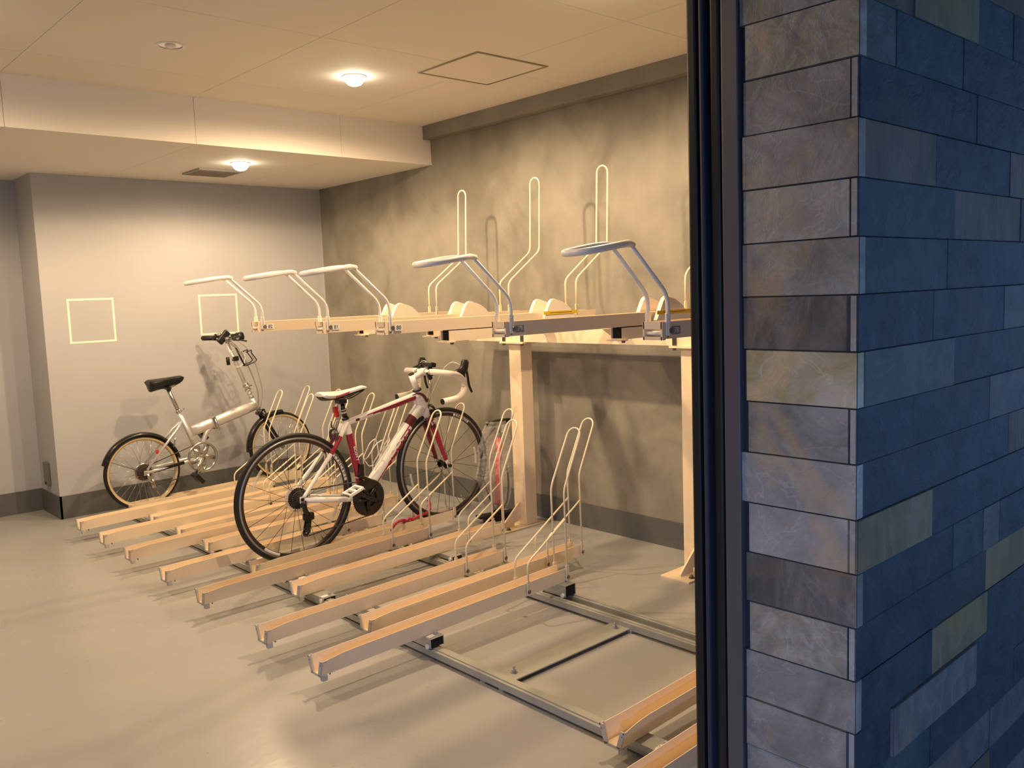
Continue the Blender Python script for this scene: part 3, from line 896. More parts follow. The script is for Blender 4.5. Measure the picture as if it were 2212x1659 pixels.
def lerp(a, b, t): return [a[i] + (b[i] - a[i]) * t for i in range(3)]
def seg(a, b, n): return [Vector(lerp(a, b, k / n)) for k in range(n + 1)]

# ---- road bicycle
Y = 3.985
rb = thing('road_bicycle', 'white and magenta road bicycle with drop handlebar parked in a cream floor tray', 'bicycle', (2.6, Y, .06))
def P(x, y, z): return (x - 2.6, y, z - .06)
RA = P(2.115, 0, .391); FA = P(3.078, 0, .410); BBp = P(2.521, 0, .322)
ST = P(2.432, 0, .765); HT_ = P(2.914, 0, .862); HB = P(2.962, 0, .730)
wr = wheel(rb, RA, .335, 'road', nsp=24, hubw=.062, label_arcs=[(8, 42, 'SYNCROS', 0), (229, 247, '', 0)])
wf = wheel(rb, FA, .335, 'road', nsp=20, hubw=.048, label_arcs=[(50, 74, 'SYNCROS', 0)])
# frame
bm = B()
def mf_top(t, a):      # top tube: magenta wedge along the lower near side
    near = 90 <= 0
    return 0
# angle convention: tube ref u = +Y (0 deg); w = T x u
def frame_tube(p0, p1, r0, r1, ry0, ry1, mf, n=20, N=40):
    pts = seg(p0, p1, N)
    tube(bm, pts, [r0 + (r1 - r0) * k / N for k in range(N + 1)], n=n, mf=mf, ry=[ry0 + (ry1 - ry0) * k / N for k in range(N + 1)], ref=(0, 1, 0))
# for a tube running +X: u=+Y, w=T x u = +Z ; near side (-Y) = 180 deg, top = 90, bottom = 270
frame_tube(P(2.440, 0, .738), P(2.925, 0, .838), .0155, .024, .95, .85, lambda t, a: 1 if (t > .22 and t < .93 and 162 < a < 162 + 90 * min(1, (t - .20) / .45)) else (2 if .10 < t < .16 and 160 < a < 215 else 0))
# head tube
frame_tube(HT_, HB, .0235, .028, 1, 1, lambda t, a: 0)
# running from head to bb: T has -x: u=+Y, w = T x u -> for T=(-1,0,0): w=(0,0,-1): bottom = 90
frame_tube(P(2.935, 0, .780), P(2.535, 0, .345), .033, .034, .80, .85, lambda t, a: (2 if .16 < t < .245 and a > 115 else (1 if (.27 < t < .98 and (140 < a < 164)) else (1 if (.27 < t < .82 and 80 < a < 142 and int(t * 15) % 2 == 0) else 0))))
# head tube gusset
frame_tube(P(2.905, 0, .835), P(2.930, 0, .775), .026, .030, .9, .9, lambda t, a: 0)
# seat tube
frame_tube(P(2.521, 0, .322), P(2.432, 0, .768), .0255, .0195, .8, .9, lambda t, a: 0 if t > .80 or t < .12 else (3 if .26 < t < .275 else 1))
# bb shell
tube(bm, [Vector(BBp) + Vector((0, -.036, 0)), Vector(BBp) + Vector((0, .036, 0))], .022, n=20, mi=0)
for s in (-1, 1):
    st0 = P(2.437, s * .010, .742); st1 = P(2.340, s * .036, .622); st2 = P(2.125, s * .062, .398)
    pts = seg(st0, st1, 14) + seg(st1, st2, 22)[1:]
    tube(bm, pts, [.0135 - .004 * k / (len(pts) - 1) for k in range(len(pts))], n=14, ref=(0, 1, 0), mf=lambda t, a: 1 if .20 < t < .43 and t > .0 else (0))
    cs0 = P(2.515, s * .022, .322); cs1 = P(2.40, s * .040, .335); cs2 = P(2.125, s * .062, .385)
    tube(bm, fillet([cs0, cs1, cs2], .05, 6), .0150, n=14, mi=0, ry=.8, ref=(0, 1, 0))
    box(bm, *(RA[0] - .012, RA[0] + .022, s * .064 - .003, s * .064 + .003, RA[2] - .018, RA[2] + .014), mi=0)
frame = obj('frame', bm, [M['white'], M['mag'], M['dmag'], M['palepink']], rb)
# headtube top flash
bm = B()
tube(bm, fillet([P(2.865, -.0215, .842), P(2.905, -.0265, .852), P(2.945, -.026, .830), P(2.962, -.024, .795)], .02, 5), [.003, .004, .005, .006, .0065, .007, .0075, .008, .008, .0085, .009, .009, .009, .008, .0075, .007][:len(fillet([P(2.865, -.0215, .842), P(2.905, -.0265, .852), P(2.945, -.026, .830), P(2.962, -.024, .795)], .02, 5))], n=10, ry=.35)
obj('frame_flash', bm, M['dmag'], rb)
dt = Vector((2.535 - 2.935, 0, .345 - .782)); ang = math.atan2(-dt.z, -dt.x)
mt = Matrix.Translation(P(2.756, -.0262, .570)) @ Matrix.Rotation(-ang, 4, 'Y') @ FACE_NY
text('frame_lettering', 'SCOTT', .046, M['mag'], rb, mt, depth=.0008, bold=.0012, sx=1.75)
mt = Matrix.Translation(P(2.474, -.0215, .568)) @ Matrix.Rotation(math.radians(78.7) , 4, 'Y') @ FACE_NY
text('seat_tube_lettering', 'SCOTT', .020, M['white'], rb, mt, depth=.0006, bold=.0006, sx=1.3)
# fork
bm = B()
cr = P(2.972, 0, .700)
tube(bm, [P(2.958, 0, .742), P(2.965, 0, .718), P(2.973, 0, .694)], [.024, .026, .028], n=18, mi=0)
for s in (-1, 1):
    pts = [Vector(P(2.970, s * .018, .705)), Vector(P(2.982, s * .032, .670)), Vector(P(3.012, s * .040, .590)), Vector(P(3.045, s * .045, .490)), Vector(P(3.072, s * .049, .420))]
    pp = []
    for a, b in zip(pts, pts[1:]): pp += seg(a, b, 6)[:-1]
    pp.append(pts[-1])
    tube(bm, pp, [.027 - .0165 * k / (len(pp) - 1) for k in range(len(pp))], n=14, ref=(0, 1, 0), ry=.6, mf=lambda t, a: 2 if t < .22 else (3 if t < .245 else (1 if t < .93 else 0)))
    box(bm, FA[0] - .010, FA[0] + .010, s * .050 - .003, s * .050 + .003, FA[2] - .012, FA[2] + .014, mi=0)
fk = obj('fork', bm, [M['white'], M['mag'], M['dmag'], M['palepink']], rb)
# swirl emblem on the fork crown
bm = B()
e0 = Vector(P(2.982, -.0465, .672))
for s in (1, -1):
    tube(bm, [e0 + Vector((s * (.006 + .004 * math.cos(a)), 0, s * (.003 + .010 * math.sin(a)))) for a in [math.radians(x) for x in range(-60, 200, 20)]], .0014, n=6)
obj('fork_emblem', bm, M['label'], fk)
# headset and stem
bm = B()
ax = (Vector(HT_) - Vector(HB)).normalized()
p0 = Vector(HT_)
tube(bm, [p0, p0 + ax * .006], .025, n=20, mi=1)
tube(bm, [p0 + ax * .006, p0 + ax * .100], .0185, n=20, mi=0)
tube(bm, [p0 + ax * .100, p0 + ax * .108], .017, n=20, mi=1)
tube(bm, [p0 + ax * .078, Vector(P(2.968, 0, .966))], [.018, .018], n=18, mi=0)
tube(bm, [P(2.968, -.022, .966), P(2.968, .022, .966)], .0215, n=20, mi=0)
obj('stem', bm, [M['white'], M['blackgl']], rb)
bm = B(); tube(bm, [p0 - ax * .001, p0 + ax * .007], .0262, n=24); obj('headset_ring', bm, M['blackgl'], rb)
# handlebar
bm = B()
bar = [P(2.968, 0, .966), P(2.970, .07, .967), P(2.978, .175, .965), P(2.996, .210, .960), P(3.052, .212, .948), P(3.092, .213, .905), P(3.082, .214, .850), P(3.030, .216, .818), P(2.925, .218, .812)]
for s in (-1, 1):
    pp = fillet([(p[0], p[1] * s, p[2]) for p in bar], .04, 6)
    k0 = [i for i, p in enumerate(pp) if abs(p.y) > .055][0]
    tube(bm, pp[:k0 + 1], .0145, n=16, mi=0)
    tube(bm, pp[k0:], .0175, n=16, mi=1)
    tube(bm, [pp[-1], pp[-1] + (pp[-1] - pp[-2]).normalized() * .004], .0165, n=16, mi=2)
    tube(bm, [pp[k0] - Vector((0, s * .001, 0)), pp[k0] + Vector((0, s * .012, 0))], .0172, n=16, mi=2)
hb = obj('handlebar', bm, [M['white'], M['tape'], M['blackgl']], rb)
for s in (-1, 1):
    bm = B()
    hp = [P(3.022, s * .203, .950), P(3.050, s * .203, .956), P(3.080, s * .203, .962), P(3.100, s * .202, .985), P(3.110, s * .201, 1.016), P(3.112, s * .201, 1.030)]
    tube(bm, hp, [.016, .025, .028, .026, .025, .016], n=16, ry=.76, ref=(0, 1, 0))
    tube(bm, [P(3.088, s * .203, .955), P(3.098, s * .203, .925)], [.018, .006], n=12, ry=.7, ref=(0, 1, 0))
    obj('brake_hood', bm, M['black'], hb)
    bm = B()
    tube(bm, fillet([P(3.112, s * .203, .985), P(3.122, s * .203, .940), P(3.128, s * .205, .880), P(3.145, s * .208, .842)], .03, 6), [.010] * 4 + [.009] * 6 + [.007] * 20 if False else .0072, n=12, ry=.9, ref=(0, 1, 0))
    obj('brake_lever', bm, M['blackgl'], hb)
    bm = B()
    tube(bm, fillet([P(3.085, s * .19, 1.000), P(3.075, s * .13, 1.022), P(3.060, s * .07, .985), P(3.035, s * .03, .900), P(2.985, s * .012, .800)], .05, 7), .0028, n=8)
    obj('brake_cable', bm, M['wcable'], rb)
bm = B(); tube(bm, fillet([P(2.985, -.02, .940), P(3.000, -.03, .88), P(2.975, -.03, .80), P(2.93, -.03, .735)], .04, 6), .0022, n=8); obj('gear_cable', bm, M['cable'], rb)
bm = B(); tube(bm, fillet([P(2.990, .0, .935), P(3.012, .0, .86), P(2.998, .0, .79), P(2.985, 0, .76)], .03, 6), .0022, n=8); obj('gear_cable', bm, M['cable'], rb)
# cycle computer and lamp mount
bm = B(); box(bm, -.018, .018, -.045, .045, -.013, .013, mtx=Matrix.Translation(P(2.985, -.030, 1.006)) @ Matrix.Rotation(.25, 4, 'Y'), bevel=.005); obj('front_lamp', bm, M['black'], rb)
bm = B(); tube(bm, [P(2.976, -.036, .962), P(2.976, -.062, .962)], .021, n=18); box(bm, P(2.962, 0, 0)[0], P(2.990, 0, 0)[0], -.056, -.040, P(0, 0, .970)[2], P(0, 0, 1.000)[2], bevel=.004); tube(bm, [P(2.97, -.04, .945), P(2.985, -.04, .925)], .012, n=12); obj('lamp_clamp', bm, M['black'], rb)
# seat post, saddle
bm = B(); tube(bm, [P(2.434, 0, .760), P(2.416, 0, .845)], .0145, n=18, mf=lambda t, a: 0); obj('seat_post', bm, M['blackgl'], rb)
bm = B(); tube(bm, [P(2.4265, 0, .792), P(2.4245, 0, .801)], .0152, n=18); tube(bm, [P(2.4225, 0, .808), P(2.4215, 0, .813)], .0152, n=18); obj('post_band', bm, M['label'], rb)
bm = B(); tube(bm, [P(2.4345, 0, .757), P(2.432, 0, .768)], .0205, n=18); obj('seat_clamp', bm, M['blackgl'], rb)
def saddle(parent, x0, x1, zt, name, mtop, mbot, wmax=.072, nose=.018, thick=.03, dip=.006, stripes=False, zoff=0.0, PF=P, tilt=0.0, keep=.45):
    N = 22; K = 16
    bm = B()
    rows = []
    for i in range(N + 1):
        t = i / N
        x = x0 + (x1 - x0) * t
        w = nose + (wmax - nose) * (1 / (1 + math.exp((t - .42) * 11))) * (min(1, (t + .03) / .13) ** .5)
        if t > .93: w = nose * math.sqrt(max(.05, 1 - ((t - .93) / .085) ** 2))
        z = zt - dip * math.sin(PI * min(1, t * 1.05)) * 1.0 - (.004 + .0 * t if t > .94 else 0) + tilt * (t - .5)
        rd_ = math.sqrt(max(.04, 1 - ((.07 - t) / .072) ** 2)) if t < .07 else (math.sqrt(max(.05, 1 - ((t - .84) / .165) ** 2)) if t > .84 else 1)
        th = thick * (1.0 - keep * t) * rd_
        row = []
        for k in range(K):
            a = 2 * PI * k / K
            yy = w * math.cos(a)
            s_ = math.sin(a)
            zz = z - (1 - rd_) * .010 + (s_ * .008 - .006 if s_ > 0 else s_ * th - .006) - .012 * (abs(yy) / wmax) ** 2
            row.append(bm.verts.new(PF(x, yy * (1.0 if s_ > 0 else (1 - .35 * (-s_))), zz)))
        rows.append(row)
    for i in range(N):
        for k in range(K):
            f = bm.faces.new((rows[i][k], rows[i][(k + 1) % K], rows[i + 1][(k + 1) % K], rows[i + 1][k])); f.smooth = True
            a = (k + .5) / K * 360
            f.material_index = 1 if 205 < a < 335 else 0
            if stripes and 180 < a < 206 and .20 < i / N < .56: f.material_index = 2
    for rw in (rows[0][::-1], rows[-1]): bm.faces.new(rw)
    return obj(name, bm, [mtop, mbot, M['pink']] if stripes else [mtop, mbot], parent)
sd = saddle(rb, 2.282, 2.572, .925, 'saddle', M['white'], M['black'], wmax=.074, nose=.021, thick=.042, dip=.012, stripes=True, tilt=.012)
for s in (-1, 1):
    bm = B(); tube(bm, fillet([P(2.31, s * .022, .895), P(2.37, s * .022, .868), P(2.46, s * .020, .868), P(2.55, s * .010, .902)], .03, 5), .0032, n=8); obj('saddle_rail', bm, M['blackgl'], sd)
bm = B(); box(bm, -.025, .022, -.026, .026, -.012, .012, mtx=Matrix.Translation(P(2.414, 0, .858)), bevel=.004); obj('saddle_clamp', bm, M['blackgl'], rb)
# tail light
bm = B(); box(bm, -.010, .010, -.014, .014, -.030, .028, mtx=Matrix.Translation(P(2.378, 0, .806)) @ Matrix.Rotation(-.18, 4, 'Y'), bevel=.004); tl = obj('tail_light', bm, M['red'], rb)
bm = B(); box(bm, .0, .014, -.012, .012, -.012, .030, mtx=Matrix.Translation(P(2.390, 0, .825)), bevel=.003); obj('tail_light_mount', bm, M['whitep'], tl)
# crankset: chainrings, crank arms, pedals
bm = B()
def gearring(bm, c, r, y, th, teeth, inner=None, mi=0):
    n = teeth * 2
    out = [(r if k % 2 else r - .004) for k in range(n)]
    a = [bm.verts.new((c[0] + out[k] * math.cos(2 * PI * k / n), y - th / 2, c[2] + out[k] * math.sin(2 * PI * k / n))) for k in range(n)]
    b = [bm.verts.new((v.co.x, y + th / 2, v.co.z)) for v in a]
    ri = inner or .02
    ai = [bm.verts.new((c[0] + ri * math.cos(2 * PI * k / n), y - th / 2, c[2] + ri * math.sin(2 * PI * k / n))) for k in range(n)]
    bi = [bm.verts.new((v.co.x, y + th / 2, v.co.z)) for v in ai]
    for k in range(n):
        j = (k + 1) % n
        for q in ((a[k], a[j], b[j], b[k]), (a[k], ai[k], ai[j], a[j]), (b[k], b[j], bi[j], bi[k]), (ai[k], bi[k], bi[j], ai[j])):
            f = bm.faces.new(q); f.material_index = mi
gearring(bm, BBp, .101, -.048, .003, 50, .050)
gearring(bm, BBp, .070, -.041, .003, 34, .020)
for k in range(5):
    a = math.radians(152.5 + 36 + 72 * k)
    e = Vector((BBp[0] + .072 * math.cos(a), -.051, BBp[2] + .072 * math.sin(a)))
    tube(bm, [Vector((BBp[0], -.055, BBp[2])), e], [.016, .009], n=10, ry=.5, ref=(0, 1, 0))
    tube(bm, [e + Vector((0, -.006, 0)), e + Vector((0, .006, 0))], .006, n=12)
tube(bm, [(BBp[0], -.060, BBp[2]), (BBp[0], -.040, BBp[2])], .020, n=20)
crk = obj('crankset', bm, M['blackgl'], rb)
p_r = P(2.379, -.072, .396); p_l = P(2.663, .072, .248)
for s, pe in ((-1, p_r), (1, p_l)):
    bm = B(); tube(bm, [(BBp[0], s * .062, BBp[2]), (pe[0], s * .070, pe[2])], [.015, .011], n=14, ry=.6, ref=(0, 1, 0)); obj('crank_arm', bm, M['blackgl'], rb)
    bm = B()
    c0 = Vector((pe[0], s * .125, pe[2]))
    m_ = Matrix.Translation(c0) @ Matrix.Rotation(-.35 if s < 0 else 0, 4, 'Y')
    for b_ in ((-.045, .045, -.042, -.030), (-.045, .045, .030, .042), (-.045, -.032, -.030, .030), (.032, .045, -.030, .030), (-.008, .008, -.030, .030)):
        box(bm, b_[0], b_[1], b_[2], b_[3], -.008, .008, mtx=m_, bevel=.003)
    pd = obj('pedal', bm, M['whitep'], rb)
    bm = B(); tube(bm, [Vector((pe[0], s * .070, pe[2])), c0 + Vector((0, s * .03, 0))], .006, n=10); obj('pedal_axle', bm, M['steel'], pd)
    bm = B(); box(bm, -.050, -.045, -.028, .028, -.006, .006, mtx=m_, bevel=.002); obj('pedal_reflector', bm, M['bolt'], pd)
# cassette, derailleurs, chain
bm = B()
for k, r in enumerate((.057, .052, .047, .042, .037, .033, .029, .025)):
    gearring(bm, RA, r, -.022 - k * .0042, .0022, int(r * 2 * PI / .0127), .012)
obj('cassette', bm, M['steel'], rb)
bm = B(); revolve(bm, (RA[0], -.017, RA[2]), [(.030, 0), (.070, 0), (.070, .0012), (.030, .0012)], 48); obj('spoke_protector', bm, M['clear'], rb)
bm = B(); revolve(bm, (RA[0], -.0185, RA[2]), circ(.070, 0, .0014, 8), 48); obj('protector_rim', bm, M['wcable'], rb)
D1 = P(2.150, -.050, .300); D2 = P(2.135, -.050, .215)
bm = B()
tube(bm, fillet([P(2.120, -.072, .385), P(2.118, -.078, .345), P(2.140, -.070, .305)], .02, 5), [.014] * 3 + [.015] * 6 if False else .0135, n=14, ry=.8)
box(bm, P(2.115, 0, 0)[0], P(2.175, 0, 0)[0], -.078, -.050, P(0, 0, .278)[2], P(0, 0, .318)[2], bevel=.008)
rd = obj('rear_derailleur', bm, M['blackgl'], rb)
bm = B(); tube(bm, [Vector(D1) + Vector((.004, -.012, 0)), Vector(D2) + Vector((0, -.012, 0))], [.013, .018], n=14, ry=.2, ref=(0, 1, 0)); tube(bm, [Vector(D1) + Vector((.004, .008, 0)), Vector(D2) + Vector((0, .008, 0))], [.013, .016], n=14, ry=.2, ref=(0, 1, 0)); obj('derailleur_cage', bm, M['blackgl'], rd)
for d_ in (D1, D2):
    bm = B(); gearring(bm, d_, .020, -.052, .004, 11, .006); obj('jockey_wheel', bm, M['blackgl'], rd)
def chain(bm, pts, r=.0042):
    """links along a path: alternating short plates"""
    pts = [Vector(p) for p in pts]
    path = []
    for a, b in zip(pts, pts[1:]):
        n = max(1, int((b - a).length / .0064)); path += [a + (b - a) * k / n for k in range(n)]
    path.append(pts[-1])
    for i in range(len(path) - 1):
        w = .0034 if i % 2 else .0022
        tube(bm, [path[i], path[i + 1]], r * (1 if i % 2 else .72), n=6, ry=w / r, ref=(0, 1, 0))
def arc_pts(c, r, a0, a1, y, n=14): return [(c[0] + r * math.cos(math.radians(a0 + (a1 - a0) * k / n)), y, c[2] + r * math.sin(math.radians(a0 + (a1 - a0) * k / n))) for k in range(n + 1)]
bm = B()
chain(bm, arc_pts(RA, .038, 190, 96, -.036) + arc_pts(BBp, .0985, 100, -75, -.047) + [P(2.165, -.052, .196)] + arc_pts(D2, .021, 270, 110, -.052, 6))
obj('chain', bm, M['steel'], rb)
bm = B(); box(bm, -.045, .035, -.062, -.038, -.006, .010, mtx=Matrix.Translation(P(2.500, 0, .432)) @ Matrix.Rotation(.45, 4, 'Y'), bevel=.003); box(bm, -.012, .012, -.045, -.016, -.025, .045, mtx=Matrix.Translation(P(2.495, 0, .465)), bevel=.004); obj('front_derailleur', bm, M['blackgl'], rb)
# brake calipers
for nm, cx, cz, dx in (('front', 2.995, .742, 1), ('rear', 2.368, .690, -1)):
    bm = B()
    for s in (-1, 1):
        tube(bm, fillet([P(cx, s * .006, cz + .030), P(cx + dx * .012, s * .030, cz + .012), P(cx + dx * .012, s * .034, cz - .022), P(cx + dx * .008, s * .018, cz - .040)], .012, 4), .0075, n=10)
    tube(bm, [P(cx - dx * .02, 0, cz - .005), P(cx + dx * .02, 0, cz - .005)], .008, n=12)
    tube(bm, [P(cx + dx * .008, .02, cz + .03), P(cx + dx * .008, .02, cz + .065)], .004, n=8)
    obj('brake_caliper', bm, M['black'] if dx > 0 else M['steel'], rb)
bm = B(); tube(bm, fillet([P(2.400, -.02, .745), P(2.362, -.03, .768), P(2.352, -.02, .735), P(2.368, -.01, .710)], .02, 5), .0026, n=8); obj('brake_cable', bm, M['wcable'], rb)
# bottle cage on the down tube
bm = B()
u_ = Vector((.4, 0, .437)).normalized(); v_ = Vector((-u_.z, 0, u_.x))
o_ = Vector(P(2.650, 0, .500)) + v_ * .030
def cg(a, y, b): return o_ + u_ * a + v_ * b + Vector((0, y, 0))
for s in (-1, 1):
    tube(bm, fillet([cg(-.05, s * .012, 0), cg(.02, s * .014, .0), cg(.065, s * .036, .030), cg(.085, s * .034, .060), cg(.040, s * .030, .078), cg(-.045, s * .020, .070), cg(-.060, 0, .066)], .015, 5), .0028, n=8)
tube(bm, fillet([cg(-.060, 0, .066), cg(-.072, 0, .02), cg(-.05, 0, 0)], .01, 4), .0028, n=8)
tube(bm, fillet([cg(.02, .012, 0), cg(.115, .012, .004), cg(.13, .0, .018), cg(.115, -.012, .004), cg(.02, -.012, 0)], .012, 5), .0028, n=8)
obj('bottle_cage', bm, M['whitep'], rb)
for (cx, cz, R0, a) in ((FA[0], FA[2], .245, 4), (FA[0], FA[2], .245, 196), (RA[0], RA[2], .250, 148), (RA[0], RA[2], .250, -32)):
    bm = B(); revolve(bm, (cx, -.006, cz), [(R0 - .008, -.002), (R0 + .006, -.002), (R0 + .006, .002), (R0 - .008, .002)], 12, a - 12, a + 12); obj('spoke_reflector', bm, M['clear'], rb)
bm = B(); box(bm, -.03, .03, -.078, -.070, -.005, .005, mtx=Matrix.Translation(P(3.00, 0, 0)) ) ; bm.free()
bm = B(); tube(bm, [P(3.078, -.056, .410), P(3.078, -.068, .408)], .011, n=14); obj('quick_release', bm, M['black'], rb)
bm = B(); tube(bm, [P(3.074, .052, .412), P(3.080, .066, .412), P(3.060, .070, .455)], .005, n=10); obj('quick_release_lever', bm, M['black'], rb)

# ---- folding bicycle
Y2 = 5.838
fb = thing('folding_bicycle', 'small-wheeled silver folding bicycle with black saddle and mudguards by the back wall', 'bicycle', (2.4, Y2, .06))
def Q(x, y, z): return (x - 2.4, y, z - .06)
A1 = Q(2.000, 0, .305); A2 = Q(3.002, 0, .338); C = Q(2.392, 0, .352)
wheel(fb, A1, .248, 'fold', nsp=28, hubw=.060)
wheel(fb, A2, .248, 'fold', nsp=28, hubw=.048)
bm = B()
tube(bm, seg(Q(2.352, 0, .530), Q(2.832, 0, .658), 6), [.037, .037, .037, .038, .038, .037, .032], n=20, ry=.68, ref=(0, 1, 0))
tube(bm, [Q(2.268, 0, .680), Q(2.392, 0, .352)], [.0175, .0175], n=16)
tube(bm, fillet([Q(2.500, 0, .552), Q(2.452, 0, .515), Q(2.425, 0, .450), Q(2.398, 0, .362)], .04, 6), .0165, n=14)
tube(bm, [Q(2.800, 0, .712), Q(2.852, 0, .612)], [.018, .018], n=16)
tube(bm, [Vector(C) + Vector((0, -.034, 0)), Vector(C) + Vector((0, .034, 0))], .021, n=18)
for s in (-1, 1):
    tube(bm, [Q(2.283, s * .012, .610), Q(2.235, s * .032, .560), Q(2.010, s * .058, .325)], [.009, .009, .008], n=12)
    tube(bm, [Q(2.385, s * .020, .350), Q(2.290, s * .045, .335), Q(2.005, s * .058, .305)], [.0115, .0115, .010], n=12)
    box(bm, A1[0] - .012, A1[0] + .020, s * .060 - .003, s * .060 + .003, A1[2] - .016, A1[2] + .016)
obj('frame', bm, M['silverp'], fb)
bm = B()
for s in (-1, 1):
    tube(bm, fillet([Q(2.856, s * .012, .600), Q(2.872, s * .036, .575), Q(2.935, s * .040, .450), Q(2.998, s * .046, .345)], .02, 4), .011, n=12)
tube(bm, [Q(2.850, -.036, .592), Q(2.850, .036, .592)], .014, n=12)
obj('fork', bm, M['blackgl'], fb)
bm = B()
tube(bm, [Q(2.492, -.002, .600), Q(2.520, -.002, .536)], .012, n=14)
box(bm, -.016, .016, -.034, .034, -.044, .044, mtx=Matrix.Translation(Q(2.508, 0, .570)) @ Matrix.Rotation(-.26, 4, 'Y'), bevel=.004)
tube(bm, [Q(2.505, -.034, .600), Q(2.525, -.042, .520)], .006, n=8)
obj('hinge', bm, M['chrome'], fb)
bm = B(); tube(bm, [Q(2.272, 0, .670), Q(2.208, 0, .838)], .0135, n=16); obj('seat_post', bm, M['silver'], fb)
bm = B(); tube(bm, [Q(2.2715, 0, .672), Q(2.2645, 0, .690)], .022, n=18); tube(bm, [Q(2.255, -.024, .682), Q(2.300, -.030, .696)], .0045, n=8); obj('seat_clamp', bm, M['chrome'], fb)
sd = saddle(fb, 2.075, 2.318, .915, 'saddle', M['black'], M['black'], wmax=.076, nose=.030, thick=.080, dip=.002, PF=Q, tilt=.012, keep=.50)
bm = B()
for s in (-1, 1): tube(bm, fillet([Q(2.10, s * .03, .862), Q(2.14, s * .026, .846), Q(2.22, s * .022, .846), Q(2.29, s * .015, .875)], .02, 4), .0035, n=8)
tube(bm, [Q(2.208, -.03, .842), Q(2.208, .03, .842)], .014, n=12)
for s in (-1, 1): tube(bm, [Q(2.112 , s * .03, .845), Q(2.112, s * .03, .878)], .010, n=10)
obj('saddle_springs', bm, M['blackgl'], sd)
# steering column
bm = B()
d0 = Vector(Q(2.852, 0, .612)); d1 = Vector(Q(2.800, 0, .712)); dq = Vector(Q(2.766, 0, .800)); dt_ = Vector(Q(2.645, 0, 1.118))
tube(bm, [d1, dq], .0135, n=16); tube(bm, [dq, dt_], .0145, n=16)
obj('handlebar_post', bm, M['silverp'], fb)
bm = B()
for t_, r_ in ((.02, .020), (.35, .018), (.65, .024), (.80, .020), (1.0, .025), (1.15, .022)):
    q = d1 + (dq - d1) * t_; ax_ = (dq - d1).normalized(); tube(bm, [q, q + ax_ * .012], r_, n=16)
tube(bm, [dq + Vector((-.02, -.022, -.005)), dq + Vector((.03, -.026, .006))], .006, n=8)
obj('post_joint', bm, M['chrome'], fb)
bm = B()
hb_ = fillet([Q(2.592, .285, 1.150), Q(2.640, .14, 1.150), Q(2.652, 0, 1.142), Q(2.640, -.14, 1.150), Q(2.592, -.285, 1.160)], .06, 6)
tube(bm, hb_, .0112, n=12); tube(bm, [Q(2.652, -.025, 1.142), Q(2.652, .025, 1.142)], .020, n=16)
tube(bm, [dt_, Q(2.652, 0, 1.142)], .0155, n=14)
hbf = obj('handlebar', bm, M['silver'], fb)
for s in (-1, 1):
    g0 = Vector(Q(2.592, s * .285, 1.150 if s > 0 else 1.160)); g1 = Vector(Q(2.628, s * .175, 1.151 if s > 0 else 1.155))
    bm = B(); tube(bm, [g0, g0 + (g1 - g0) * .06, g1], [.014, .0175, .0168], n=16); obj('grip', bm, M['rubber'], hbf)
    gd = (g1 - g0).normalized()
    bm = B(); tube(bm, [g1, g1 + gd * .035], .019, n=14); tube(bm, [g1 + gd * .02 + Vector((.01, 0, -.006)), g1 + gd * .01 + Vector((.045, s * .0, -.016)), g1 + Vector((.055, s * .05, -.022))], .0055, n=10)
    box(bm, -.022, .022, -.014, .014, -.004, .018, mtx=Matrix.Translation(g1 + gd * .045 + Vector((0, 0, .012))), bevel=.004)
    obj('brake_lever', bm, M['black'], hbf)
bm = B(); revolve(bm, Q(2.640, .105, 1.172), [(.001, .018), (.012, .015), (.018, .006), (.018, -.004), (.001, -.004)], 20, axis='Z', closed_prof=False); obj('bell', bm, M['chrome'], hbf)
bm = B(); box(bm, -.025, .025, -.012, .012, -.055, .050, mtx=Matrix.Translation(Q(2.640, .035, 1.160)) @ Matrix.Rotation(.75, 4, 'Y'), bevel=.008); obj('front_lamp', bm, M['black'], hbf)
bm = B(); tube(bm, [Q(2.690, -.060, 1.158), Q(2.735, -.060, 1.162)], [.030, .030], n=8); tube(bm, [Q(2.650, -.06, 1.152), Q(2.69, -.06, 1.156)], .012, n=10); obj('head_lamp', bm, M['black'], hbf)
# cable lock with coiled cable on the post
bm = B(); revolve(bm, Q(2.70, -.02, 1.005), circ(.062, 0, .0040, 8), 48); lk = obj('cable_lock', bm, M['clear'], fb)
bm = B(); tube(bm, [Q(2.628, -.03, 1.020), Q(2.632, -.03, .965)], .0125, n=16); obj('lock_body', bm, M['black'], lk)
# bottle cage on the post
bm = B()
tube(bm, fillet([Q(2.698, -.02, 1.080), Q(2.755, -.02, .950)], .01), .0065, n=8)
tube(bm, fillet([Q(2.755, -.045, .950), Q(2.822, -.045, .972), Q(2.838, -.045, .985), Q(2.800, -.045, 1.040), Q(2.803, -.045, 1.060), Q(2.760, -.045, 1.045)], .008, 4), .004, n=8)
tube(bm, fillet([Q(2.755, .02, .950), Q(2.822, .02, .968), Q(2.838, .02, .985), Q(2.800, .02, 1.040), Q(2.803, .02, 1.060), Q(2.760, .02, 1.045)], .008, 4), .004, n=8)
tube(bm, [Q(2.755, -.045, .950), Q(2.755, .02, .950)], .004, n=8)
box(bm, -.025, .012, -.03, .01, -.016, .016, mtx=Matrix.Translation(Q(2.700, 0, 1.005)), bevel=.003)
obj('bottle_cage', bm, M['black'], fb)
for k, (yy, dx) in enumerate(((-.10, .035), (.0, .010), (.05, .022), (.11, .045))):
    bm = B(); tube(bm, fillet([Q(2.655, yy, 1.150), Q(2.735 + dx, yy, 1.06), Q(2.800 + dx, yy * .6, .90), Q(2.855 + dx * .5, yy * .4, .74), Q(2.848, yy * .2, .62)], .09, 7), .0024, n=6); obj('cable', bm, M['cable'], fb)
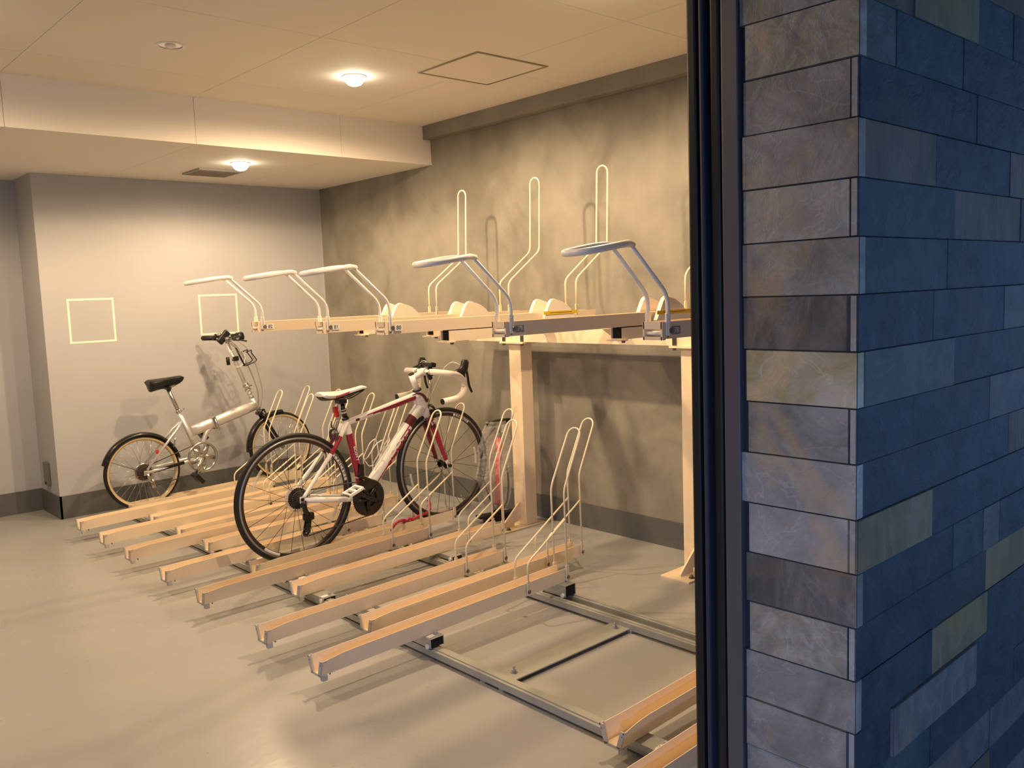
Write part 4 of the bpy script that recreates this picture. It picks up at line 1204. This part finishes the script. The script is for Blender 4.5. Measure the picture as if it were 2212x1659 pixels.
# chainring, cranks
bm = B()
gearring(bm, C, .103, -.045, .004, 50, .088)
for k in range(5):
    a = math.radians(60 + 72 * k)
    e = Vector((C[0] + .090 * math.cos(a), -.046, C[2] + .090 * math.sin(a)))
    tube(bm, [Vector((C[0], -.050, C[2])), e], [.022, .011], n=10, ry=.4, ref=(0, 1, 0))
revolve(bm, (C[0], -.050, C[2]), circ(.097, 0, .0085, 10), 56)
tube(bm, [(C[0], -.062, C[2]), (C[0], -.034, C[2])], .018, n=16)
obj('crankset', bm, M['silver'], fb)
for s, e in ((-1, Q(2.318, -.068, .225)), (1, Q(2.466, .068, .480))):
    bm = B(); tube(bm, [(C[0], s * .060, C[2]), (e[0], s * .066, e[2])], [.019, .013], n=12, ry=.6, ref=(0, 1, 0)); obj('crank_arm', bm, M['silver'], fb)
    bm = B(); box(bm, -.040, .040, -.045, .045, -.014, .014, mtx=Matrix.Translation((e[0], s * .120, e[2])) @ Matrix.Rotation(.9, 4, 'Y'), bevel=.005); obj('pedal', bm, M['black'], fb)
bm = B(); chain(bm, arc_pts(A1, .035, 200, 98, -.040) + arc_pts(C, .101, 98, -80, -.045) + [Q(2.045, -.045, .210)] + arc_pts(Q(2.040, 0, .225), .018, 260, 60, -.045, 6)); obj('chain', bm, M['steel'], fb)
bm = B()
for k, r in enumerate((.052, .044, .036, .029, .022)): gearring(bm, A1, r, -.026 - k * .005, .003, int(r * 2 * PI / .0127), .012)
obj('freewheel', bm, M['steel'], fb)
bm = B(); revolve(bm, (A1[0], -.020, A1[2]), [(.050, 0), (.060, 0), (.060, .002), (.050, .002)], 40); obj('spoke_protector', bm, M['silver'], fb)
bm = B(); tube(bm, fillet([Q(2.008, -.070, .300), Q(2.015, -.074, .262), Q(2.040, -.060, .230)], .015, 4), .010, n=12); tube(bm, [Q(2.036, -.058, .255), Q(2.050, -.056, .195)], [.012, .014], n=12, ry=.3, ref=(0, 1, 0)); obj('rear_derailleur', bm, M['silver'], fb)
bm = B(); box(bm, -.105, .105, -.062, -.052, -.012, .010, mtx=Matrix.Translation(Q(2.155, 0, .322)) @ Matrix.Rotation(-.13, 4, 'Y'), bevel=.003); obj('chain_guard', bm, M['blackgl'], fb)
# mudguards
for c_, a0, a1 in ((A1, 14, 162), (A2, 84, 183)):
    bm = B()
    pr = [(.248 + .018 * math.cos(a), .027 * math.sin(a)) for a in [math.radians(x) for x in range(-100, 101, 20)]]
    pr = pr + [(r - .002, h * .96) for r, h in pr[::-1]]
    revolve(bm, c_, pr, 36, a0, a1); mg = obj('mudguard', bm, M['blackgl'], fb)
    for s in (-1, 1):
        bm = B(); a = math.radians(a1 - 8 if c_ is A1 else a1 - 6); tube(bm, [(c_[0], s * .055, c_[2]), (c_[0] + .258 * math.cos(a), s * .026, c_[2] + .258 * math.sin(a))], .0016, n=6); obj('mudguard_stay', bm, M['steel'], mg)
# brakes, reflector
for cx, cz in ((2.215, .498), (2.885, .588)):
    bm = B()
    for s in (-1, 1): tube(bm, fillet([Q(cx, s * .008, cz + .028), Q(cx, s * .042, cz), Q(cx - .01, s * .036, cz - .050)], .012, 4), .006, n=8)
    tube(bm, [Q(cx, -.012, cz + .028), Q(cx, .012, cz + .028)], .008, n=8)
    obj('brake_caliper', bm, M['silver'] if cx < 2.5 else M['black'], fb)
bm = B(); box(bm, -.008, .008, -.012, .012, -.014, .014, mtx=Matrix.Translation(Q(2.090, -.040, .432)), bevel=.003); obj('rear_reflector', bm, M['red'], fb)

# ------------------------------------------------------------ floor pump in a clear bag
fp = thing('floor_pump', 'red and black floor pump in a clear plastic bag beside the rack post', 'pump', (3.455, 3.955, 0), (0, 0, math.radians(-14)))
bm = B(); box(bm, -.135, .130, -.035, .035, .03, .048, bevel=.007); box(bm, -.09, .10, -.028, .028, .0, .03, bevel=.008); tube(bm, [(0, 0, .04), (.004, 0, .10)], [.034, .024], n=18); obj('base', bm, M['black'], fp)
bm = B(); tube(bm, [(.004, 0, .10), (.036, 0, .52)], .019, n=20); obj('barrel', bm, M['redtube'], fp)
bm = B(); tube(bm, [(.036, 0, .52), (.038, 0, .545)], .022, n=18); tube(bm, [(.038, 0, .54), (.042, 0, .60)], .006, n=10); tube(bm, [(-.05, -.0, .598), (-.03, 0, .604), (.042, 0, .610), (.11, 0, .612), (.13, 0, .606)], [.012, .016, .019, .016, .012], n=14); obj('handle', bm, M['black'], fp)
bm = B(); tube(bm, fillet([(-.02, -.02, .05), (-.05, -.04, .12), (-.10, -.03, .26), (-.105, -.02, .42), (-.06, -.02, .53), (.0, -.02, .58)], .08, 7), .0055, n=8); tube(bm, fillet([(.03, -.02, .06), (.06, -.03, .12), (.075, -.03, .24), (.068, -.02, .34)], .05, 6), .0055, n=8); obj('hose', bm, M['black'], fp)
bm = B()
rows = []
for i in range(26):
    t_ = i / 25
    z = .075 + .545 * t_
    rx = (.055 + .075 * math.sin(PI * (t_ * .9 + .08)) ** .8); ry_ = .040 + .018 * math.sin(PI * t_)
    rw = []
    for k in range(36):
        a = 2 * PI * k / 36
        nv = noise.noise(Vector((math.cos(a) * 2.2, math.sin(a) * 2.2, z * 9))) * .022 + noise.noise(Vector((math.cos(a) * 6, math.sin(a) * 6, z * 26))) * .008
        rw.append(bm.verts.new(((rx + nv) * math.cos(a) + .0 + .03 * t_ - .012, (ry_ + nv) * math.sin(a), z + nv * .4)))
    rows.append(rw)
for a, b in zip(rows, rows[1:]):
    for k in range(36):
        f = bm.faces.new((a[k], a[(k + 1) % 36], b[(k + 1) % 36], b[k])); f.smooth = False
obj('plastic_bag', bm, M['bag'], fp)

# ------------------------------------------------------------ pink cable lock left on the tray edge
bm = B()
for pts in ([(2.665, 3.955, .105), (2.70, 3.950, .146), (2.75, 3.948, .150), (2.80, 3.962, .125), (2.83, 3.985, .093), (2.86, 3.995, .092)],
            [(2.70, 3.975, .094), (2.735, 3.965, .100), (2.765, 3.952, .142), (2.80, 3.948, .150), (2.835, 3.965, .112)],
            [(2.76, 3.990, .092), (2.80, 3.965, .115), (2.84, 3.950, .149), (2.875, 3.952, .150), (2.91, 3.950, .152), (2.945, 3.957, .165), (2.955, 3.972, .205), (2.950, 3.985, .222)]):
    tube(bm, fillet(pts, .02, 6), .0080, n=12)
tag(obj('cable_lock', bm, M['lockpink']), 'pink cable lock draped in the cream tray below the road bicycle cranks', 'bicycle lock')
